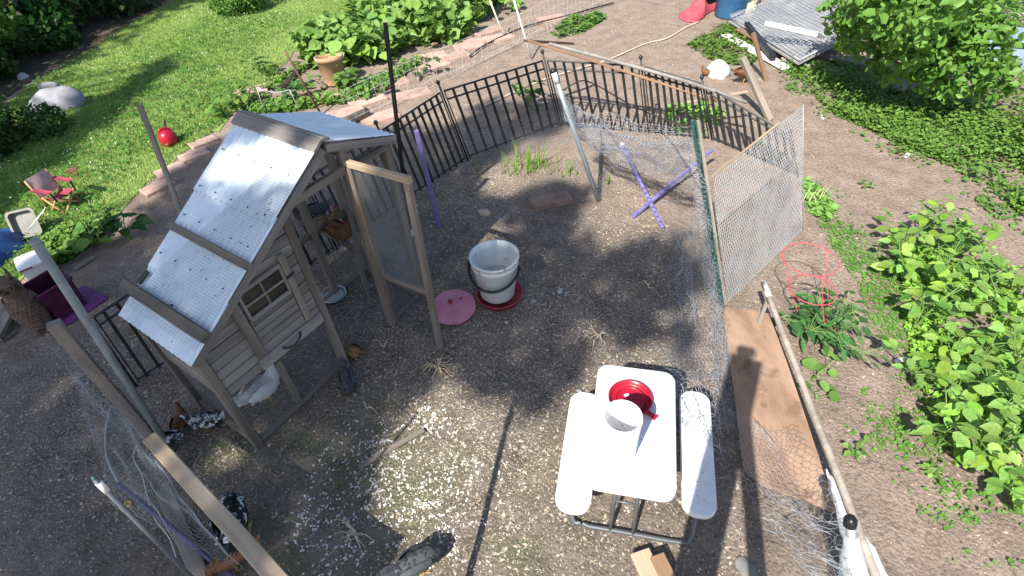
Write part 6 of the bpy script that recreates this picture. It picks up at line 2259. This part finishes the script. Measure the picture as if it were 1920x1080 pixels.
for k, (px, lb) in enumerate(zip(edge, unl)):
    c = G(*px)
    off = Vector((-0.5, 0.5, 0))
    c = c + off
    r = .9 + .25 * math.sin(k * 2.1)
    bl_ = [((c.x + rnd.uniform(-.8, .6) * r, c.y + rnd.uniform(-.6, .9) * r, rnd.uniform(.15, 1.0) * r), r * rnd.uniform(.35, .6)) for _ in range(7)]
    limb_tree('undergrowth_bush', lb, (c.x, c.y), r * .8, .03, bark, blob_leaves(bl_, 1000, .13, .35), lf_dark if k % 3 else lf_tree, group='dark bushes along the wood edge', limbs=4, seed=60 + k, limb_to=[b[0] for b in bl_])['category'] = 'bush'
trk = [(58, 118, .09, bark_l, 'pale forked trunk standing at the wood edge'), (15, 100, .16, bark, 'dark thick tree at the far left of the wood'), (95, 60, .12, bark, 'dark tree right of the pale trunk'), (150, 35, .14, bark, 'dark tree in the middle of the wood'), (210, -5, .12, bark, 'dark tree near the top of the wood edge'), (-70, 130, .15, bark, 'dark tree left of the frame in the wood'), (30, 20, .17, bark, 'dark tree deeper in the wood at the left'), (120, -40, .17, bark, 'dark tree deeper in the wood at the top'), (260, -60, .15, bark, 'dark tree at the far end of the wood edge')]
for k, (x, y, r, bm_, lb) in enumerate(trk):
    c = G(x, y) + Vector((-0.7, 0.7, 0))
    h = 7.5 + (k * 37 % 5) * .6
    bl_ = []
    for j in range(12):
        a = rnd.uniform(0, 6.28)
        q = rnd.uniform(.2, 2.2)
        z = rnd.uniform(1.6, h + 1)
        bl_.append(((c.x + q * math.cos(a), c.y + q * math.sin(a), z), rnd.uniform(.5, 1.1)))
    limb_tree('forest_tree', lb, (c.x, c.y), h, r, bm_, blob_leaves(bl_, 2300, .2, .4), lf_tree, group='trees of the dark wood', limbs=9, seed=80 + k, lean=(rnd.uniform(-.6, .6), rnd.uniform(-.6, .6)), limb_to=[b[0] for b in bl_])

# ---- tall trees behind and left of the camera: their crowns dapple the run and the lawn
COT = 1 / math.tan(SUN_EL)
SH = Vector((SUN_D.x, SUN_D.y, 0)).normalized()


def to_ground(p):
    """where the shadow of point p falls"""
    return (p[0] + SH.x * p[2] * COT, p[1] + SH.y * p[2] * COT)


def roof_pt(px):
    """point of the long roof slope seen at a pixel"""
    n_ = (cu * -(ZR - ZL) + Vector((0, 0, XR))).normalized()
    d = ray(*px)
    p0 = cw(0, 0, ZL)
    return CC + d * ((p0 - CC).dot(n_) / d.dot(n_))


def crown_over(polys, lit, n, hmin, hmax, size, per=5, fray=0.0, seedn=1, thin=None):
    """leaf sprays of a crown; polys: ground areas it shades; lit: gaps (x, y, r)"""
    P = []
    for poly, share in polys:
        S = sample_poly(poly, int(n * share))
        P.append(S)
    P = np.concatenate(P)
    P[:, 0] += (vnoise(P[:, 0], P[:, 1], 2.6, 81) - .5) * .34 + (vnoise(P[:, 0], P[:, 1], 7, 83) - .5) * .16
    P[:, 1] += (vnoise(P[:, 0], P[:, 1], 2.6, 82) - .5) * .34 + (vnoise(P[:, 0], P[:, 1], 7, 84) - .5) * .16
    k = np.ones(len(P), bool)
    for (x, y, r) in lit:
        d = np.hypot(P[:, 0] - x, P[:, 1] - y) + (vnoise(P[:, 0], P[:, 1], 6, 3) - .5) * r * .9
        k &= d > r
    if thin:
        k &= rng.random(len(P)) < thin(P[:, 0], P[:, 1])
    P = P[k]
    h = rng.uniform(hmin, hmax, len(P))
    C = np.stack([P[:, 0] - SH.x * h * COT, P[:, 1] - SH.y * h * COT, h], 1)
    C = np.repeat(C, per, 0) + rng.normal(0, .07, (len(C) * per, 3))
    return leaf_cloud(C, np.full(len(C), size), up=.5, asp=.75), C


SHADE = gpoly([(-500, 1000), (-300, 640), (20, 585), (150, 500), (235, 420), (320, 340), (400, 262), (500, 240), (640, 250), (760, 255), (860, 222), (940, 192), (1045, 196), (1062, 238), (985, 262), (905, 300), (880, 345), (960, 380), (1090, 345), (1118, 395), (1050, 440), (1130, 500), (1210, 450), (1270, 452), (1290, 540), (1215, 560), (1180, 600), (1250, 640), (1225, 690), (1120, 680), (1070, 715), (1020, 760), (950, 760), (905, 690), (830, 690), (745, 740), (690, 800), (660, 900), (700, 1000), (760, 1090), (700, 1300), (200, 1500)])
lit = []
for px, r in (((470, 842), .10), ((545, 870), .07), ((945, 432), .13), ((985, 462), .08), ((1165, 470), .10), ((1185, 432), .09), ((250, 400), .14), ((300, 372), .12), ((215, 440), .10), ((1110, 470), .06), ((520, 1040), .0), ((70, 760), .06), ((180, 790), .09), ((250, 960), .07), ((330, 1000), .07), ((170, 990), .05), ((880, 660), .07), ((980, 610), .06), ((1120, 640), .06), ((700, 690), .05), ((560, 960), .04), ((740, 430), .08), ((850, 470), .04), ((60, 900), .05), ((400, 900), .05), ((1230, 600), .12), ((1185, 645), .09), ((1205, 690), .11), ((1060, 622), .06), ((920, 415), .08), ((1030, 645), .06), ((800, 655), .08), ((870, 715), .09), ((620, 830), .06), ((680, 880), .06), ((600, 905), .05), ((500, 905), .05), ((130, 850), .07), ((205, 850), .07), ((300, 950), .06), ((40, 800), .06), ((1010, 520), .05), ((780, 520), .05)):
    if r:
        p = G(*px)
        lit.append((p.x, p.y, r))
for px, r in (((470, 285), .17), ((520, 262), .15), ((545, 300), .19), ((500, 335), .14), ((430, 320), .12), ((405, 350), .10), ((560, 330), .10), ((395, 385), .08), ((500, 250), .1), ((460, 330), .1), ((310, 560), .05)):
    p = roof_pt(px)
    x, y = to_ground(p)
    lit.append((x, y, r))
for p, r in ((tc_, .62), (cw(1.25, -.25, 1.42), .07), (cw(1.2, .3, 1.62), .0), (sk1, .10), (lerp(sk1, sk0, .2), .08), (lerp(sk1, sk0, .4), .08), (lerp(sk1, sk0, .6), .08), (CC, .35)):
    if r:
        x, y = to_ground(p)
        lit.append((x, y, r))
(cv, cf), C = crown_over([(SHADE, 1.0)], lit, 4800, 9.0, 12.5, 0.15, per=5)
cx_, cy_ = C[:, 0].mean(), C[:, 1].mean()
lt = [tuple(C[i]) for i in rng.integers(0, len(C), 14)]
limb_tree('shade_tree', 'tall tree behind the camera whose crown dapples the run', (cx_ - .4, cy_ - .5), 13.0, .26, bark, (cv, cf), lf_tree, limbs=14, seed=5, limb_to=lt)
L1 = gpoly([(-120, 470), (-60, 380), (20, 312), (105, 250), (190, 195), (290, 130), (335, 105), (340, 122), (240, 200), (160, 258), (90, 310), (20, 380), (-60, 470)])
L2 = gpoly([(-300, 470), (-200, 330), (-80, 255), (0, 235), (60, 190), (110, 162), (170, 118), (240, 76), (330, 22), (400, -20), (450, -60), (460, -110), (300, -110), (180, -60), (0, 60), (-300, 200)])
L3 = gpoly([(130, 172), (200, 130), (300, 75), (380, 28), (330, 70), (200, 150), (120, 205), (40, 262), (20, 240)])
(cv, cf), C = crown_over([(L1, .36), (L2, .5)], [], 1900, 8.5, 12.5, 0.17, per=5)
cx_, cy_ = C[:, 0].mean(), C[:, 1].mean()
lt = [tuple(C[i]) for i in rng.integers(0, len(C), 16)]
limb_tree('shade_tree', 'tall tree left of the picture whose crown shades the far lawn', (cx_ - 1.0, cy_ - 1.0), 10.4, .26, bark, (cv, cf), lf_tree, limbs=16, seed=6, limb_to=lt)
